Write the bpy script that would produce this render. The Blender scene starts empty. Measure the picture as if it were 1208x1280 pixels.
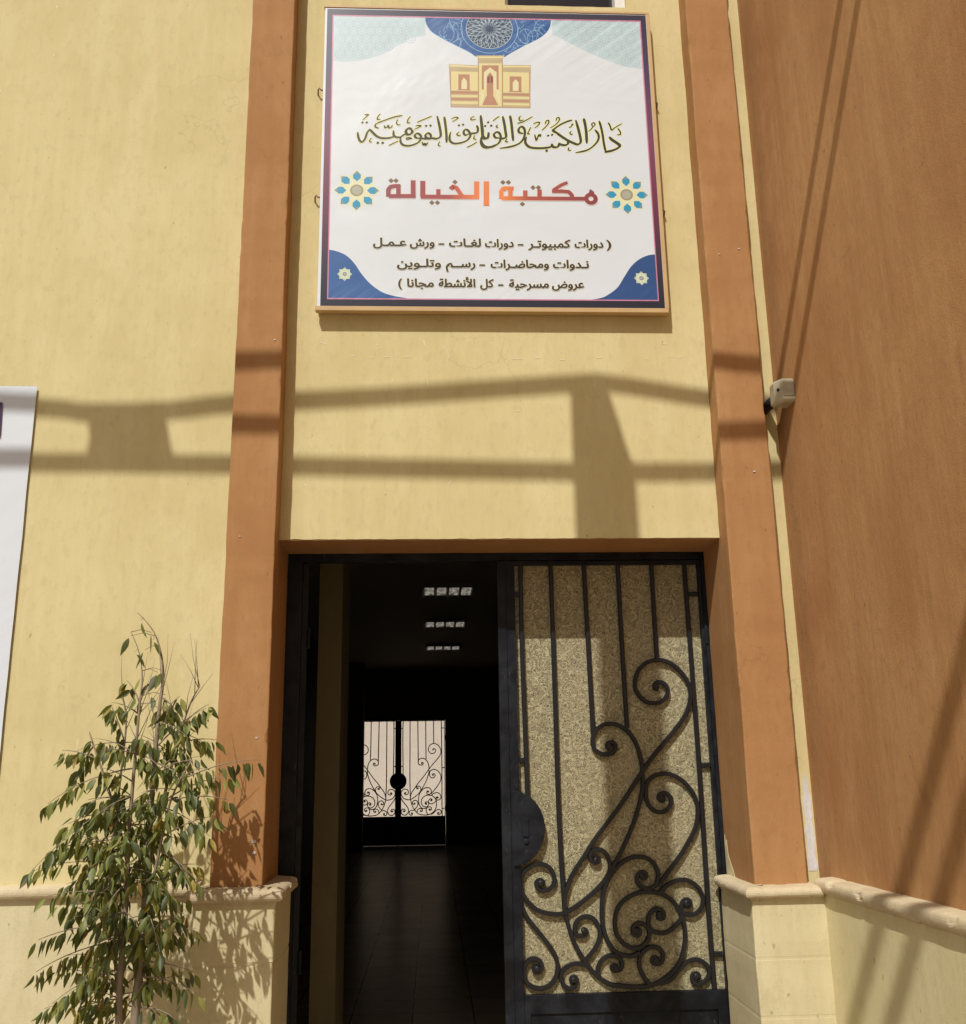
import bpy, bmesh, math, random
from math import sin, cos, pi, radians
from mathutils import Vector, Matrix, noise

# ------------------------------------------------------------------ camera, sky, sun, exposure
C = bpy.context.scene.collection
scn = bpy.context.scene
IMW, IMH, FPX = 1208, 1280, 1241.755
PITCH, YAW, ROLL = .250599, .0525509, -.0163004
EYE = Vector((0, -4.5, 1.5876))
_fw = Vector((sin(YAW)*cos(PITCH), cos(YAW)*cos(PITCH), sin(PITCH)))
_rt0 = Vector((cos(YAW), -sin(YAW), 0)); _up0 = _rt0.cross(_fw)
RT = cos(ROLL)*_rt0 + sin(ROLL)*_up0
UP = -sin(ROLL)*_rt0 + cos(ROLL)*_up0
FW = _fw
cam_d = bpy.data.cameras.new('camera'); cam = bpy.data.objects.new('camera', cam_d); C.objects.link(cam)
M = Matrix((RT, UP, -FW)).transposed().to_4x4(); M.translation = EYE
cam.matrix_world = M
cam_d.sensor_fit = 'VERTICAL'; cam_d.sensor_height = 24
cam_d.lens = 24*FPX/IMH
cam_d.clip_start = .05; cam_d.clip_end = 500
scn.camera = cam

SUN_AZ, SUN_K = radians(22.5), 1.29            # azimuth left of the facade's normal; drop per metre of depth
SUN_EL = math.atan(SUN_K*cos(SUN_AZ))
w = bpy.data.worlds.new('World'); scn.world = w; w.use_nodes = True
nt = w.node_tree
sky = nt.nodes.new('ShaderNodeTexSky'); sky.sky_type = 'NISHITA'; sky.sun_disc = False
sky.sun_elevation = SUN_EL; sky.sun_rotation = radians(180+22.5)
sky.dust_density = 4.0; sky.air_density = 1.0; sky.ozone_density = .6
bg = nt.nodes['Background']; nt.links.new(sky.outputs[0], bg.inputs[0]); bg.inputs[1].default_value = .05
sd = bpy.data.lights.new('sun', 'SUN'); so = bpy.data.objects.new('sun', sd); C.objects.link(so)
sd.energy = 3.55; sd.angle = radians(.53); sd.color = (1.0, .98, .935)
sdir = Vector((math.tan(SUN_AZ), 1, -SUN_K)).normalized()
so.rotation_euler = sdir.to_track_quat('-Z', 'Y').to_euler(); so.location = (-6, -12, 14)
scn.view_settings.view_transform = 'Standard'; scn.view_settings.look = 'None'
scn.view_settings.exposure = 0; scn.view_settings.gamma = 1
scn.cycles.max_bounces = 10; scn.cycles.diffuse_bounces = 6; scn.cycles.transparent_max_bounces = 12

def at(x, y, Y):
    """a traced photo point carried onto the real vertical plane at depth Y"""
    d = FW + (x-IMW/2)/FPX*RT - (y-IMH/2)/FPX*UP
    return EYE + d*((Y-EYE.y)/d.y)

# ------------------------------------------------------------------ helpers
rnd = random.Random(7)
def nz(*a): return noise.noise(Vector(a))

class MB:
    def __init__(s): s.v = []; s.f = []; s.mi = []; s.sm = []
    def add(s, vs, fs, mi=0, smooth=False):
        b = len(s.v); s.v += [tuple(p) for p in vs]
        for f in fs: s.f.append([b+i for i in f]); s.mi.append(mi); s.sm.append(smooth)
    def box(s, x0, x1, y0, y1, z0, z1, mi=0):
        s.add([(x0,y0,z0),(x1,y0,z0),(x1,y1,z0),(x0,y1,z0),(x0,y0,z1),(x1,y0,z1),(x1,y1,z1),(x0,y1,z1)],
              [(0,3,2,1),(4,5,6,7),(0,1,5,4),(1,2,6,5),(2,3,7,6),(3,0,4,7)], mi)
    def prism(s, poly, y0, y1, mi=0):          # polygon in (x,z), thickness along y
        n = len(poly)
        s.add([(x,y0,z) for x,z in poly]+[(x,y1,z) for x,z in poly],
              [tuple(range(n)), tuple(range(2*n-1,n-1,-1))]+[(i,i+n,(i+1)%n+n,(i+1)%n) for i in range(n)], mi)
    def tube(s, pts, rads, n=7, mi=0, cap=True):
        pts = [Vector(p) for p in pts]; rings = []
        for i, p in enumerate(pts):
            t = (pts[min(i+1,len(pts)-1)]-pts[max(i-1,0)]).normalized()
            a = t.cross(Vector((.31,.9,.2))).normalized(); b = t.cross(a)
            r = rads[i] if hasattr(rads,'__len__') else rads
            rings += [p+a*(r*cos(2*pi*k/n))+b*(r*sin(2*pi*k/n)) for k in range(n)]
        fs = [(i*n+k, i*n+(k+1)%n, (i+1)*n+(k+1)%n, (i+1)*n+k) for i in range(len(pts)-1) for k in range(n)]
        if cap: fs += [tuple(range(n-1,-1,-1)), tuple(range((len(pts)-1)*n, len(pts)*n))]
        s.add(rings, fs, mi, True)
    def build(s, name, mats, parent=None, loc=None, bevel=0, fix=True, label=None):
        me = bpy.data.meshes.new(name); me.from_pydata(s.v, [], s.f)
        for m in (mats if isinstance(mats,(list,tuple)) else [mats]): me.materials.append(m)
        me.polygons.foreach_set('material_index', s.mi); me.polygons.foreach_set('use_smooth', s.sm)
        if fix:
            bm = bmesh.new(); bm.from_mesh(me); bmesh.ops.recalc_face_normals(bm, faces=bm.faces); bm.to_mesh(me); bm.free()
        o = bpy.data.objects.new(name, me); C.objects.link(o)
        if parent: o.parent = parent
        if loc: o.location = loc
        if bevel:
            b = o.modifiers.new('bevel','BEVEL'); b.width = bevel; b.segments = 2; b.limit_method = 'ANGLE'
        if label: o['label'] = label
        return o

def thing(name, label, cat, loc=(0,0,0), rz=0, group=None):
    o = bpy.data.objects.new(name, None); C.objects.link(o); o.empty_display_size = .2
    o.location = loc; o.rotation_euler.z = rz
    return tag(o, label, cat, group)
def tag(o, label, cat, group=None):
    o['label'] = label; o['category'] = cat
    if group: o['group'] = group
    return o
def struct(o): o['kind'] = 'structure'; return o

def catmull(pts, n=6):
    out = []
    P = [pts[0]]+list(pts)+[pts[-1]]
    for i in range(1, len(P)-2):
        p0,p1,p2,p3 = P[i-1],P[i],P[i+1],P[i+2]
        for k in range(n):
            t = k/n
            out.append(tuple(.5*((2*b)+(-a+c)*t+(2*a-5*b+4*c-d)*t*t+(-a+3*b-3*c+d)*t**3) for a,b,c,d in zip(p0,p1,p2,p3)))
    out.append(tuple(pts[-1])); return out

def ribbon(mb, pts, w, y, dy=0, mi=0):
    """flat stroke in the xz plane; w is one width or one per point"""
    n = len(pts); L = []; R = []
    for i in range(n):
        a = Vector(pts[max(i-1,0)][:2]); b = Vector(pts[min(i+1,n-1)][:2])
        t = (b-a); t = t.normalized() if t.length > 1e-9 else Vector((1,0))
        q = Vector((-t.y, t.x)); ww = (w[i] if hasattr(w,'__len__') else w)/2; p = Vector(pts[i][:2])
        L.append((*(p+q*ww),)); R.append((*(p-q*ww),))
    vs = []
    for i in range(n): vs += [(L[i][0], y-dy*i, L[i][1]), (R[i][0], y-dy*i, R[i][1])]
    mb.add(vs, [(2*i,2*i+1,2*i+3,2*i+2) for i in range(n-1)], mi)
def disc(mb, c, r, y, n=18, mi=0, ry=None):
    ry = ry or r
    mb.add([(c[0]+r*cos(2*pi*k/n), y, c[1]+ry*sin(2*pi*k/n)) for k in range(n)], [tuple(range(n))], mi)
def ring(mb, c, r0, r1, y, n=32, mi=0):
    vs = []
    for k in range(n): vs += [(c[0]+r*cos(2*pi*k/n), y, c[1]+r*sin(2*pi*k/n)) for r in (r0,r1)]
    mb.add(vs, [(2*k,2*k+1,(2*k+3)%(2*n),(2*k+2)%(2*n)) for k in range(n)], mi)
def flatbar(mb, pts, w, y0, y1):
    """flat iron bar bent in the xz plane, front at y0"""
    n = len(pts); vs = []
    for i in range(n):
        a = Vector(pts[max(i-1,0)]); b = Vector(pts[min(i+1,n-1)]); t = (b-a).normalized()
        q = Vector((-t.y, t.x))*(w[i] if hasattr(w,'__len__') else w)*.5; p = Vector(pts[i]); e = -i*2e-5
        h = q*.72
        vs += [(p.x+h.x,y0+e,p.y+h.y),(p.x-h.x,y0+e,p.y-h.y),(p.x-q.x,y0+.003,p.y-q.y),(p.x-q.x,y1,p.y-q.y),(p.x+q.x,y1,p.y+q.y),(p.x+q.x,y0+.003,p.y+q.y)]
    fs = [(i*6+k,i*6+(k+1)%6,i*6+6+(k+1)%6,i*6+6+k) for i in range(n-1) for k in range(6)]
    fs += [tuple(range(6)), tuple(range(6*n-1,6*n-7,-1))]
    mb.add(vs, fs)

def wobbly(mb, x0, x1, y0, y1, z0, z1, step=.03, amp=.003, r=.006, grooves=(), seed=0, mi=0, gd=.004):
    """plastered column: rounded corners that wander a little, optional horizontal joints"""
    zs = [z0]; z = z0
    while z < z1-step*1.4: z += step; zs.append(z)
    zs.append(z1)
    for g in grooves: zs = [q for q in zs if abs(q-g) > .014]+[g-.008,g-.004,g+.004,g+.008]
    zs.sort(); rings = []; K = 3
    for z in zs:
        ins = gd if any(abs(z-g) < .005 for g in grooves) else 0
        o = [amp*nz(seed+7*k, z*3.1, .5*k)+amp*.6*nz(seed+k*3, z*11, 3) for k in range(4)]
        X0,X1,Y0,Y1 = x0+o[0]+ins, x1+o[1]-ins, y0+o[2]+ins, y1
        for q,(sx_,sy_,a0) in enumerate(((X1,Y1,0),(X0,Y1,90),(X0,Y0,180),(X1,Y0,270))):
            rr = r+max(0, nz(seed+q*9.7, z*7.3, 2.2)-.30)*.045+max(0, nz(seed+q*5.1, z*23, 7)-.35)*.02
            cx = sx_-rr if a0 in (0,270) else sx_+rr; cy = sy_-rr if a0 in (0,90) else sy_+rr
            for k in range(K+1):
                a = radians(a0+90*k/K); rings.append((cx+rr*cos(a), cy+rr*sin(a), z))
    n = 4*(K+1)
    fs = [(i*n+k,i*n+(k+1)%n,(i+1)*n+(k+1)%n,(i+1)*n+k) for i in range(len(zs)-1) for k in range(n)]
    fs += [tuple(range(n-1,-1,-1)), tuple(range((len(zs)-1)*n,len(zs)*n))]
    mb.add(rings, fs, mi)

def moulding(mb, path, prof, side=1, step=.022, amp=.0028, seed=0):
    """sweep a (outward, z) profile along a plan path with mitred corners"""
    P = []
    for i in range(len(path)-1):
        a = Vector(path[i]); b = Vector(path[i+1]); m = max(1, int((b-a).length/step))
        for k in range(m): P.append((a.lerp(b,k/m), k == 0))
    P.append((Vector(path[-1]), True)); n = len(P); vs = []; m = len(prof)
    for i,(p,_) in enumerate(P):
        d0 = (p-P[i-1][0]).normalized() if i else None
        d1 = (P[i+1][0]-p).normalized() if i < n-1 else None
        if d0 is None: d0 = d1
        if d1 is None: d1 = d0
        n0 = Vector((d0.y,-d0.x))*side; n1 = Vector((d1.y,-d1.x))*side
        q = (n0+n1).normalized(); q = q/max(.3, q.dot(n0))
        for j,(o,z) in enumerate(prof):
            e = amp*nz(seed+p.x*9, p.y*9, z*20) - max(0, nz(seed+p.x*17, p.y*17, z*26)-.42)*.03
            vs.append((p.x+q.x*(o+e), p.y+q.y*(o+e), z+e))
    fs = [(i*m+j,(i+1)*m+j,(i+1)*m+(j+1)%m,i*m+(j+1)%m) for i in range(n-1) for j in range(m)]
    fs += [tuple(range(m)), tuple(range(n*m-1,(n-1)*m-1,-1))]
    mb.add(vs, fs, 0, False)

# ------------------------------------------------------------------ materials
def newmat(name):
    m = bpy.data.materials.new(name); m.use_nodes = True
    t = m.node_tree; return m, t, t.nodes['Principled BSDF']
def N(t, kind, **kw):
    n = t.nodes.new(kind)
    for k,v in kw.items():
        if hasattr(n,k) and not k.startswith('in_'): setattr(n,k,v)
        else: n.inputs[k[3:].replace('_',' ')].default_value = v
    return n
def ramp(t, src, stops, interp='LINEAR'):
    r = t.nodes.new('ShaderNodeValToRGB'); r.color_ramp.interpolation = interp
    e = r.color_ramp.elements
    while len(e) < len(stops): e.new(.5)
    for i,(p,c) in enumerate(stops):
        e[i].position = p; e[i].color = (c,c,c,1) if not hasattr(c,'__len__') else (*c,1)
    t.links.new(src, r.inputs[0]); return r.outputs[0]
def mix(t, a, b, f, mode='MIX'):
    m = t.nodes.new('ShaderNodeMix'); m.data_type = 'RGBA'; m.blend_type = mode
    for i,v in ((6,a),(7,b)):
        if hasattr(v,'links'): t.links.new(v, m.inputs[i])
        else: m.inputs[i].default_value = (*v,1)
    if hasattr(f,'links'): t.links.new(f, m.inputs[0])
    else: m.inputs[0].default_value = f
    return m.outputs[2]
def coords(t, scale=(1,1,1), off=(0,0,0)):
    tc = t.nodes.new('ShaderNodeTexCoord'); mp = t.nodes.new('ShaderNodeMapping')
    mp.inputs['Scale'].default_value = scale; mp.inputs['Location'].default_value = off
    t.links.new(tc.outputs['Object'], mp.inputs[0]); return mp.outputs[0]
def noisetex(t, vec, scale, detail=4, rough=.55, dist=0):
    n = t.nodes.new('ShaderNodeTexNoise'); n.inputs['Scale'].default_value = scale; n.inputs['Detail'].default_value = detail
    n.inputs['Roughness'].default_value = rough; n.inputs['Distortion'].default_value = dist
    t.links.new(vec, n.inputs['Vector']); return n.outputs['Fac']
def bump(t, bs, h, strength, dist):
    b = t.nodes.new('ShaderNodeBump'); b.inputs['Strength'].default_value = strength; b.inputs['Distance'].default_value = dist
    t.links.new(h, b.inputs['Height']); t.links.new(b.outputs[0], bs.inputs['Normal']); return b
def addv(t, a, b, op='ADD'):
    m = t.nodes.new('ShaderNodeMath'); m.operation = op
    for i,v in enumerate((a,b)):
        if hasattr(v,'links'): t.links.new(v, m.inputs[i])
        else: m.inputs[i].default_value = v
    return m.outputs[0]

def plaster(name, base, light, dark, fleck=None, rough=.8, brush=1.0, grain=1.0, relief=1.0, stain=(.30,.22,.12), stains=.35):
    """emulsion painted render: broad patches, trowel marks, brush and run marks, sandy grain, stains, chips"""
    m,t,b = newmat(name)
    v1 = coords(t); vs = coords(t,(26,26,1.3)); vs2 = coords(t,(9,9,.5),(3,1,2)); vt = coords(t,(3.4,3.4,1.1),(7,3,1))
    big = noisetex(t, v1, 1.3, 6, .62, .4); st = noisetex(t, vs, 1.0, 5, .6); st2 = noisetex(t, vs2, 1.0, 4, .6)
    gr = noisetex(t, v1, 170, 3, .6); md = noisetex(t, coords(t,(1,1,.55)), 26, 6, .62); tw = noisetex(t, vt, 1.5, 6, .6, .35)
    col = mix(t, base, light, ramp(t, st, [(.38,0),(.75,.55)]))
    col = mix(t, col, dark, ramp(t, big, [(.40,0),(.72,.95)]))
    col = mix(t, col, light, ramp(t, tw, [(.50,0),(.74,.85)]))
    col = mix(t, col, dark, ramp(t, st2, [(.5,0),(.78,.6*brush)]))
    col = mix(t, col, [c*.84 for c in base], ramp(t, gr, [(.5,0),(.75,.5*grain)]))
    col = mix(t, col, [c*.80 for c in base], ramp(t, md, [(.52,0),(.72,.55*grain)]))
    col = mix(t, col, stain, ramp(t, noisetex(t, coords(t,(1,1,.45),(2,8,3)), 3.4, 7, .72, .6), [(.60,0),(.80,stains)]))
    col = mix(t, col, [c*.5 for c in base], ramp(t, noisetex(t, coords(t,(1,1,.6),(5,5,5)), 34, 2, .5), [(.725,0),(.765,.7)]))
    # hairline cracks, here and there
    vo = t.nodes.new('ShaderNodeTexVoronoi'); vo.feature = 'DISTANCE_TO_EDGE'; vo.inputs['Scale'].default_value = 1.1
    wp = t.nodes.new('ShaderNodeVectorMath'); wp.operation = 'ADD'; nn = t.nodes.new('ShaderNodeTexNoise'); nn.inputs['Scale'].default_value = 3.5; nn.inputs['Detail'].default_value = 6
    t.links.new(v1, nn.inputs['Vector']); sc = t.nodes.new('ShaderNodeVectorMath'); sc.operation = 'SCALE'; sc.inputs['Scale'].default_value = .5
    t.links.new(nn.outputs['Color'], sc.inputs[0]); t.links.new(v1, wp.inputs[0]); t.links.new(sc.outputs[0], wp.inputs[1]); t.links.new(wp.outputs[0], vo.inputs['Vector'])
    ck = addv(t, ramp(t, vo.outputs['Distance'], [(.0,1),(.0035,0)]), ramp(t, noisetex(t, coords(t,(1,1,1),(4,4,9)), 1.1, 2), [(.52,0),(.62,.38)]), 'MULTIPLY')
    col = mix(t, col, [c*.5 for c in base], ck)
    if fleck:
        fl = noisetex(t, coords(t,(1.0,1.0,.42),(9,2,4)), 21, 3, .6, .8)
        col = mix(t, col, fleck, ramp(t, fl, [(.735,0),(.76,.75)]))
    t.links.new(col, b.inputs['Base Color']); b.inputs['Roughness'].default_value = rough
    b.inputs['Specular IOR Level'].default_value = .2
    h = addv(t, addv(t, md, .8, 'MULTIPLY'), addv(t, addv(t, gr, .45, 'MULTIPLY'), addv(t, addv(t, st, .7, 'MULTIPLY'), addv(t, tw, .5, 'MULTIPLY'))))
    bump(t, b, h, .55*min(1.4,relief), .0036*relief)
    return m
def plain(name, col, rough=.5, metal=0, var=.12, scale=20, bmp=0, spec=.5):
    m,t,b = newmat(name); v = coords(t)
    n = noisetex(t, v, scale, 4)
    t.links.new(mix(t, [c*(1-var) for c in col], [min(1,c*(1+var)) for c in col], n), b.inputs['Base Color'])
    b.inputs['Roughness'].default_value = rough; b.inputs['Metallic'].default_value = metal
    b.inputs['Specular IOR Level'].default_value = spec
    if bmp: bump(t, b, n, .5, bmp)
    return m

YEL = plaster('yellow_wall_paint', (.665,.570,.294), (.72,.63,.35), (.59,.488,.232), fleck=(.8,.72,.5), stain=(.50,.37,.20))
ORG = plaster('orange_wall_paint', (.415,.215,.086), (.465,.257,.112), (.355,.170,.064), fleck=None, brush=.8, stain=(.28,.12,.06))
BRN = plaster('brown_wall_paint', (.475,.255,.106), (.54,.31,.14), (.375,.178,.068), brush=1.3, grain=1.4, relief=1.15, stain=(.31,.135,.06), stains=.7)
CRM = plaster('pale_plinth_paint', (.64,.56,.335), (.70,.62,.40), (.55,.46,.26), fleck=None, stain=(.42,.33,.19), stains=.6)
LEDGE = plaster('ledge_paint', (.60,.50,.32), (.67,.57,.40), (.46,.355,.215), fleck=(.8,.74,.6), stain=(.30,.21,.12), stains=.8, relief=1.4)
WPL = plaster('wing_plinth_paint', (.72,.635,.365), (.76,.68,.42), (.64,.55,.29), fleck=None, stain=(.48,.39,.22), stains=.5)
BARE = plaster('bare_gypsum', (.62,.61,.61), (.78,.75,.74), (.45,.40,.36), grain=1.5)
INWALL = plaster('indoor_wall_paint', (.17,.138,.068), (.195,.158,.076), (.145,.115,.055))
CEIL = plain('ceiling_paint', (.45,.40,.31), .8, var=.05)

def black_metal():
    m,t,b = newmat('black_door_paint'); v = coords(t)
    n = noisetex(t, v, 7, 6, .65, .6); n2 = noisetex(t, v, 60, 4, .7)
    col = mix(t, (.0075,.0083,.0105), (.024,.027,.034), ramp(t, n, [(.4,0),(.72,1)]))
    col = mix(t, col, (.13,.125,.115), ramp(t, noisetex(t, coords(t,(1,1,.35)), 46, 6, .75, .4), [(.62,0),(.76,.6)]))
    col = mix(t, col, (.10,.045,.02), ramp(t, noisetex(t, coords(t,(1,1,1),(3,3,3)), 26, 5, .7), [(.68,0),(.76,.6)]))
    t.links.new(col, b.inputs['Base Color'])
    t.links.new(ramp(t, n, [(.3,.40),(.8,.62)]), b.inputs['Roughness']); b.inputs['Specular IOR Level'].default_value = .17
    bump(t, b, n2, .25, .0012); return m
BLK = black_metal()
IRON = plain('black_iron_enamel',(.011,.011,.0125),.40,var=.3,scale=30,bmp=.0015,spec=.42)

def figured_glass():
    m,t,b = newmat('figured_glass'); v = coords(t)
    sep = noisetex(t, v, 30, 2, .5)
    # curling squiggles: level lines of a warped noise
    vm = t.nodes.new('ShaderNodeVectorMath'); vm.operation = 'ADD'
    nn = t.nodes.new('ShaderNodeTexNoise'); nn.inputs['Scale'].default_value = 32; nn.inputs['Detail'].default_value = 2
    t.links.new(v, nn.inputs['Vector'])
    sc = t.nodes.new('ShaderNodeVectorMath'); sc.operation = 'SCALE'; sc.inputs['Scale'].default_value = .042
    t.links.new(nn.outputs['Color'], sc.inputs[0]); t.links.new(v, vm.inputs[0]); t.links.new(sc.outputs[0], vm.inputs[1])
    vo = t.nodes.new('ShaderNodeTexVoronoi'); vo.inputs['Scale'].default_value = 46; vo.inputs['Randomness'].default_value = .9
    t.links.new(vm.outputs[0], vo.inputs['Vector'])
    s1 = addv(t, vo.outputs['Distance'], 30, 'MULTIPLY'); s1 = addv(t, s1, 0, 'SINE')
    n3 = noisetex(t, vm.outputs[0], 150, 2, .6)
    sq = addv(t, s1, addv(t, addv(t, n3, .5, 'SUBTRACT'), 5.0, 'MULTIPLY'))
    f = ramp(t, addv(t, addv(t, sq, .22, 'MULTIPLY'), .5), [(.28,0),(.60,1)])
    col = mix(t, (.118,.094,.046), (.46,.412,.243), f)
    # the repeated curl of the pressed pattern
    v2 = t.nodes.new('ShaderNodeTexVoronoi'); v2.inputs['Scale'].default_value = 17; v2.inputs['Randomness'].default_value = .55; t.links.new(vm.outputs[0], v2.inputs['Vector'])
    rg = addv(t, addv(t, v2.outputs['Distance'], 21, 'MULTIPLY'), 0, 'SINE')
    cm = ramp(t, noisetex(t, coords(t,(1,1,1),(3,1,7)), 30, 1), [(.42,0),(.55,1)])
    cl = addv(t, ramp(t, rg, [(.55,0),(.85,1)]), cm, 'MULTIPLY')
    col = mix(t, col, (.53,.48,.29), addv(t, cl, .62, 'MULTIPLY'))
    cd = addv(t, ramp(t, rg, [(.08,1),(.35,0)]), cm, 'MULTIPLY')
    col = mix(t, col, (.10,.08,.045), addv(t, cd, .35, 'MULTIPLY'))
    col = mix(t, col, (.33,.27,.15), ramp(t, noisetex(t, v, 4, 5), [(.45,0),(.75,.4)]))
    t.links.new(col, b.inputs['Base Color']); b.inputs['Roughness'].default_value = .42
    b.inputs['Specular IOR Level'].default_value = .35
    bump(t, b, sq, .5, .0012)
    return m
FGL = figured_glass()
def clear_pane():
    m = bpy.data.materials.new('thin_pane'); m.use_nodes = True; t = m.node_tree
    out = t.nodes['Material Output']; t.nodes.remove(t.nodes['Principled BSDF'])
    a = t.nodes.new('ShaderNodeBsdfTransparent'); a.inputs[0].default_value = (.90,.885,.86,1)
    g = t.nodes.new('ShaderNodeBsdfGlossy'); g.inputs['Roughness'].default_value = .15
    x = t.nodes.new('ShaderNodeMixShader'); x.inputs[0].default_value = .05
    t.links.new(a.outputs[0], x.inputs[1]); t.links.new(g.outputs[0], x.inputs[2]); t.links.new(x.outputs[0], out.inputs[0])
    return m
PANE = clear_pane()

def floor_tiles():
    m,t,b = newmat('floor_tiles'); v = coords(t,(1,1,1),(.14,.1,0))
    br = t.nodes.new('ShaderNodeTexBrick'); br.offset = 0; br.inputs['Scale'].default_value = 1
    br.inputs['Brick Width'].default_value = .4; br.inputs['Row Height'].default_value = .4; br.inputs['Mortar Size'].default_value = .004
    br.inputs['Color1'].default_value = (.27,.22,.155,1); br.inputs['Color2'].default_value = (.33,.27,.19,1); br.inputs['Mortar'].default_value = (.03,.025,.02,1)
    t.links.new(v, br.inputs['Vector'])
    n = noisetex(t, v, 5, 5)
    col = mix(t, br.outputs['Color'], (.20,.165,.115), ramp(t,n,[(.45,0),(.8,.5)]))
    out = t.nodes['Material Output']; t.nodes.remove(b)
    df = t.nodes.new('ShaderNodeBsdfDiffuse'); t.links.new(col, df.inputs[0])
    gl = t.nodes.new('ShaderNodeBsdfGlossy'); gl.inputs['Roughness'].default_value = .26; t.links.new(mix(t, col, (.9,.86,.78), .75), gl.inputs[0])
    x = t.nodes.new('ShaderNodeMixShader'); x.inputs[0].default_value = .11
    t.links.new(df.outputs[0], x.inputs[1]); t.links.new(gl.outputs[0], x.inputs[2]); t.links.new(x.outputs[0], out.inputs[0])
    return m
TILE = floor_tiles()
def sand():
    m,t,b = newmat('dusty_ground'); v = coords(t)
    n = noisetex(t, v, 1.3, 8, .65); g = noisetex(t, v, 60, 4)
    col = mix(t, (.30,.235,.165), (.42,.345,.25), n); col = mix(t, col, (.22,.17,.12), ramp(t,g,[(.5,0),(.8,.6)]))
    t.links.new(col, b.inputs['Base Color']); b.inputs['Roughness'].default_value = .9; bump(t,b,g,.6,.01); return m
SAND = sand()

# ------------------------------------------------------------------ ground
g = MB(); g.add([(-150,-150,0),(150,-150,0),(150,150,0),(-150,150,0)], [(0,1,2,3)])
struct(g.build('ground', SAND))

# ------------------------------------------------------------------ the library front
LX, RX, HEAD, CORNER = -.705, 1.352, 2.609, 1.675        # opening jambs, lintel, inner corner
lib = thing('library_building', 'yellow plastered building front with orange pilasters round an open black door', 'building')
def edge(p, q, step=.03, amp=.0022, seed=0):
    a, b = Vector(p), Vector(q); n = max(1, int((b-a).length/step)); t = (b-a).normalized(); o = Vector((-t.y,t.x))
    return [tuple(a.lerp(b,k/n)+o*(amp*nz(seed+k*.37,1,2)+amp*.5*nz(seed+k*1.9,4,2))) for k in range(n)]
WX0, WX1 = .40, 1.06          # small window over the sign
WZ0 = 5.565
m = MB()
poly = [(-9,0)] + edge((LX-.006,0),(LX-.006,HEAD+.004)) + edge((LX-.006,HEAD+.004),(RX+.006,HEAD+.004),.02,.003,5) + edge((RX+.006,HEAD+.004),(RX+.006,0),seed=3) + [(3,0),(3,WZ0),(WX1,WZ0)] + edge((WX1,WZ0),(WX0,WZ0),.03,.003,9)[1:] + [(WX0,WZ0),(-9,WZ0)]
m.prism(poly, 0, .30)
m.box(-9,WX0,0,.30,WZ0,8.2); m.box(WX1,3,0,.30,WZ0,8.2); m.box(WX0,WX1,0,.30,6.75,8.2)
m.build('front_wall', YEL, lib)
m = MB(); m.box(WX0,WX1,.10,.13,WZ0+.02,6.75); w_ = m.build('window', plain('dark_pane',(.015,.012,.012),.12,var=.3,scale=3), lib)
m = MB(); m.box(WX1-.055,WX1,.03,.12,WZ0,6.75); m.box(WX0,WX0+.02,.05,.12,WZ0,6.75); m.box(WX0+.02,WX1-.055,.05,.10,6.1,6.14)
m.build('window_frame', plain('white_frame_paint',(.75,.74,.70),.5), w_)

# reveal lining
m = MB(); T = .0035
m.prism([(LX-.006,0),(LX,0)]+edge((LX,0),(LX,HEAD),.04,.0012,11)+edge((LX,HEAD),(RX,HEAD),.04,.0012,13)+edge((RX,HEAD),(RX,0),.04,.0012,17)+[(RX,0),(RX+.0055,0),(RX+.0055,HEAD+.0035),(LX-.0055,HEAD+.0035)], .003, .297)
m.build('door_reveal', ORG, lib)
# pilasters
m = MB(); wobbly(m, -.920, -.7030, -.124, .02, 1.10, 8.2, seed=1); m.build('pilaster', ORG, lib)
m = MB(); wobbly(m, 1.3500, 1.578, -.124, .02, 1.07, 8.2, seed=20); m.build('pilaster', ORG, lib)
# plinth blocks and moulded ledges
PL = (-.975,-.643); PR = (1.318,1.640)
m = MB(); wobbly(m, PL[0], PL[1], -.165, .297, 0, 1.07, grooves=(.834,.45), seed=31, gd=.0025); m.build('plinth', CRM, lib)
m = MB(); wobbly(m, PR[0], PR[1], -.165, .297, 0, 1.04, grooves=(.806,.585,.3), seed=43, gd=.0007); m.build('plinth', CRM, lib)
def prof(z0, z1, out):
    c = (z0+.012+z1-.004)/2; h = (z1-.004-z0-.012)/2
    return [(-.05,z0),(.004,z0),(.007,z0+.011)]+[(.010+(out-.010)*cos(radians(a))**.75 if abs(a) < 89 else .010, c+h*sin(radians(a))) for a in (-90,-70,-50,-28,-8,12,34,56,76)]+[(.004,z1-.001),(-.06,z1+.004)]
m = MB(); moulding(m, [(PL[0],.0),(PL[0],-.165),(PL[1],-.165),(PL[1],.285)], prof(1.058,1.122,.035), seed=3); m.build('plinth_ledge', LEDGE, lib)
m = MB(); moulding(m, [(PR[0],.285),(PR[0],-.165),(1.615,-.165)], prof(1.028,1.086,.033), seed=5, side=1); m.build('plinth_ledge', LEDGE, lib)
m = MB(); m.box(-9,PL[0]+.01,-.02,.01,0,1.08); m.build('plinth', CRM, lib)
m = MB(); moulding(m, [(-9,-.018),(PL[0]-.0,-.018)], prof(1.072,1.137,.034), seed=8); m.build('plinth_ledge', LEDGE, lib)
# caps closing the plinth tops behind the ledges
m = MB(); m.box(PL[0]+.01,PL[1]-.012,-.155,.28,1.06,1.121); m.build('plinth_top', LEDGE, lib)
m = MB(); m.box(PR[0]+.012,1.61,-.155,.28,1.03,1.085); m.build('plinth_top', LEDGE, lib)
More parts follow.
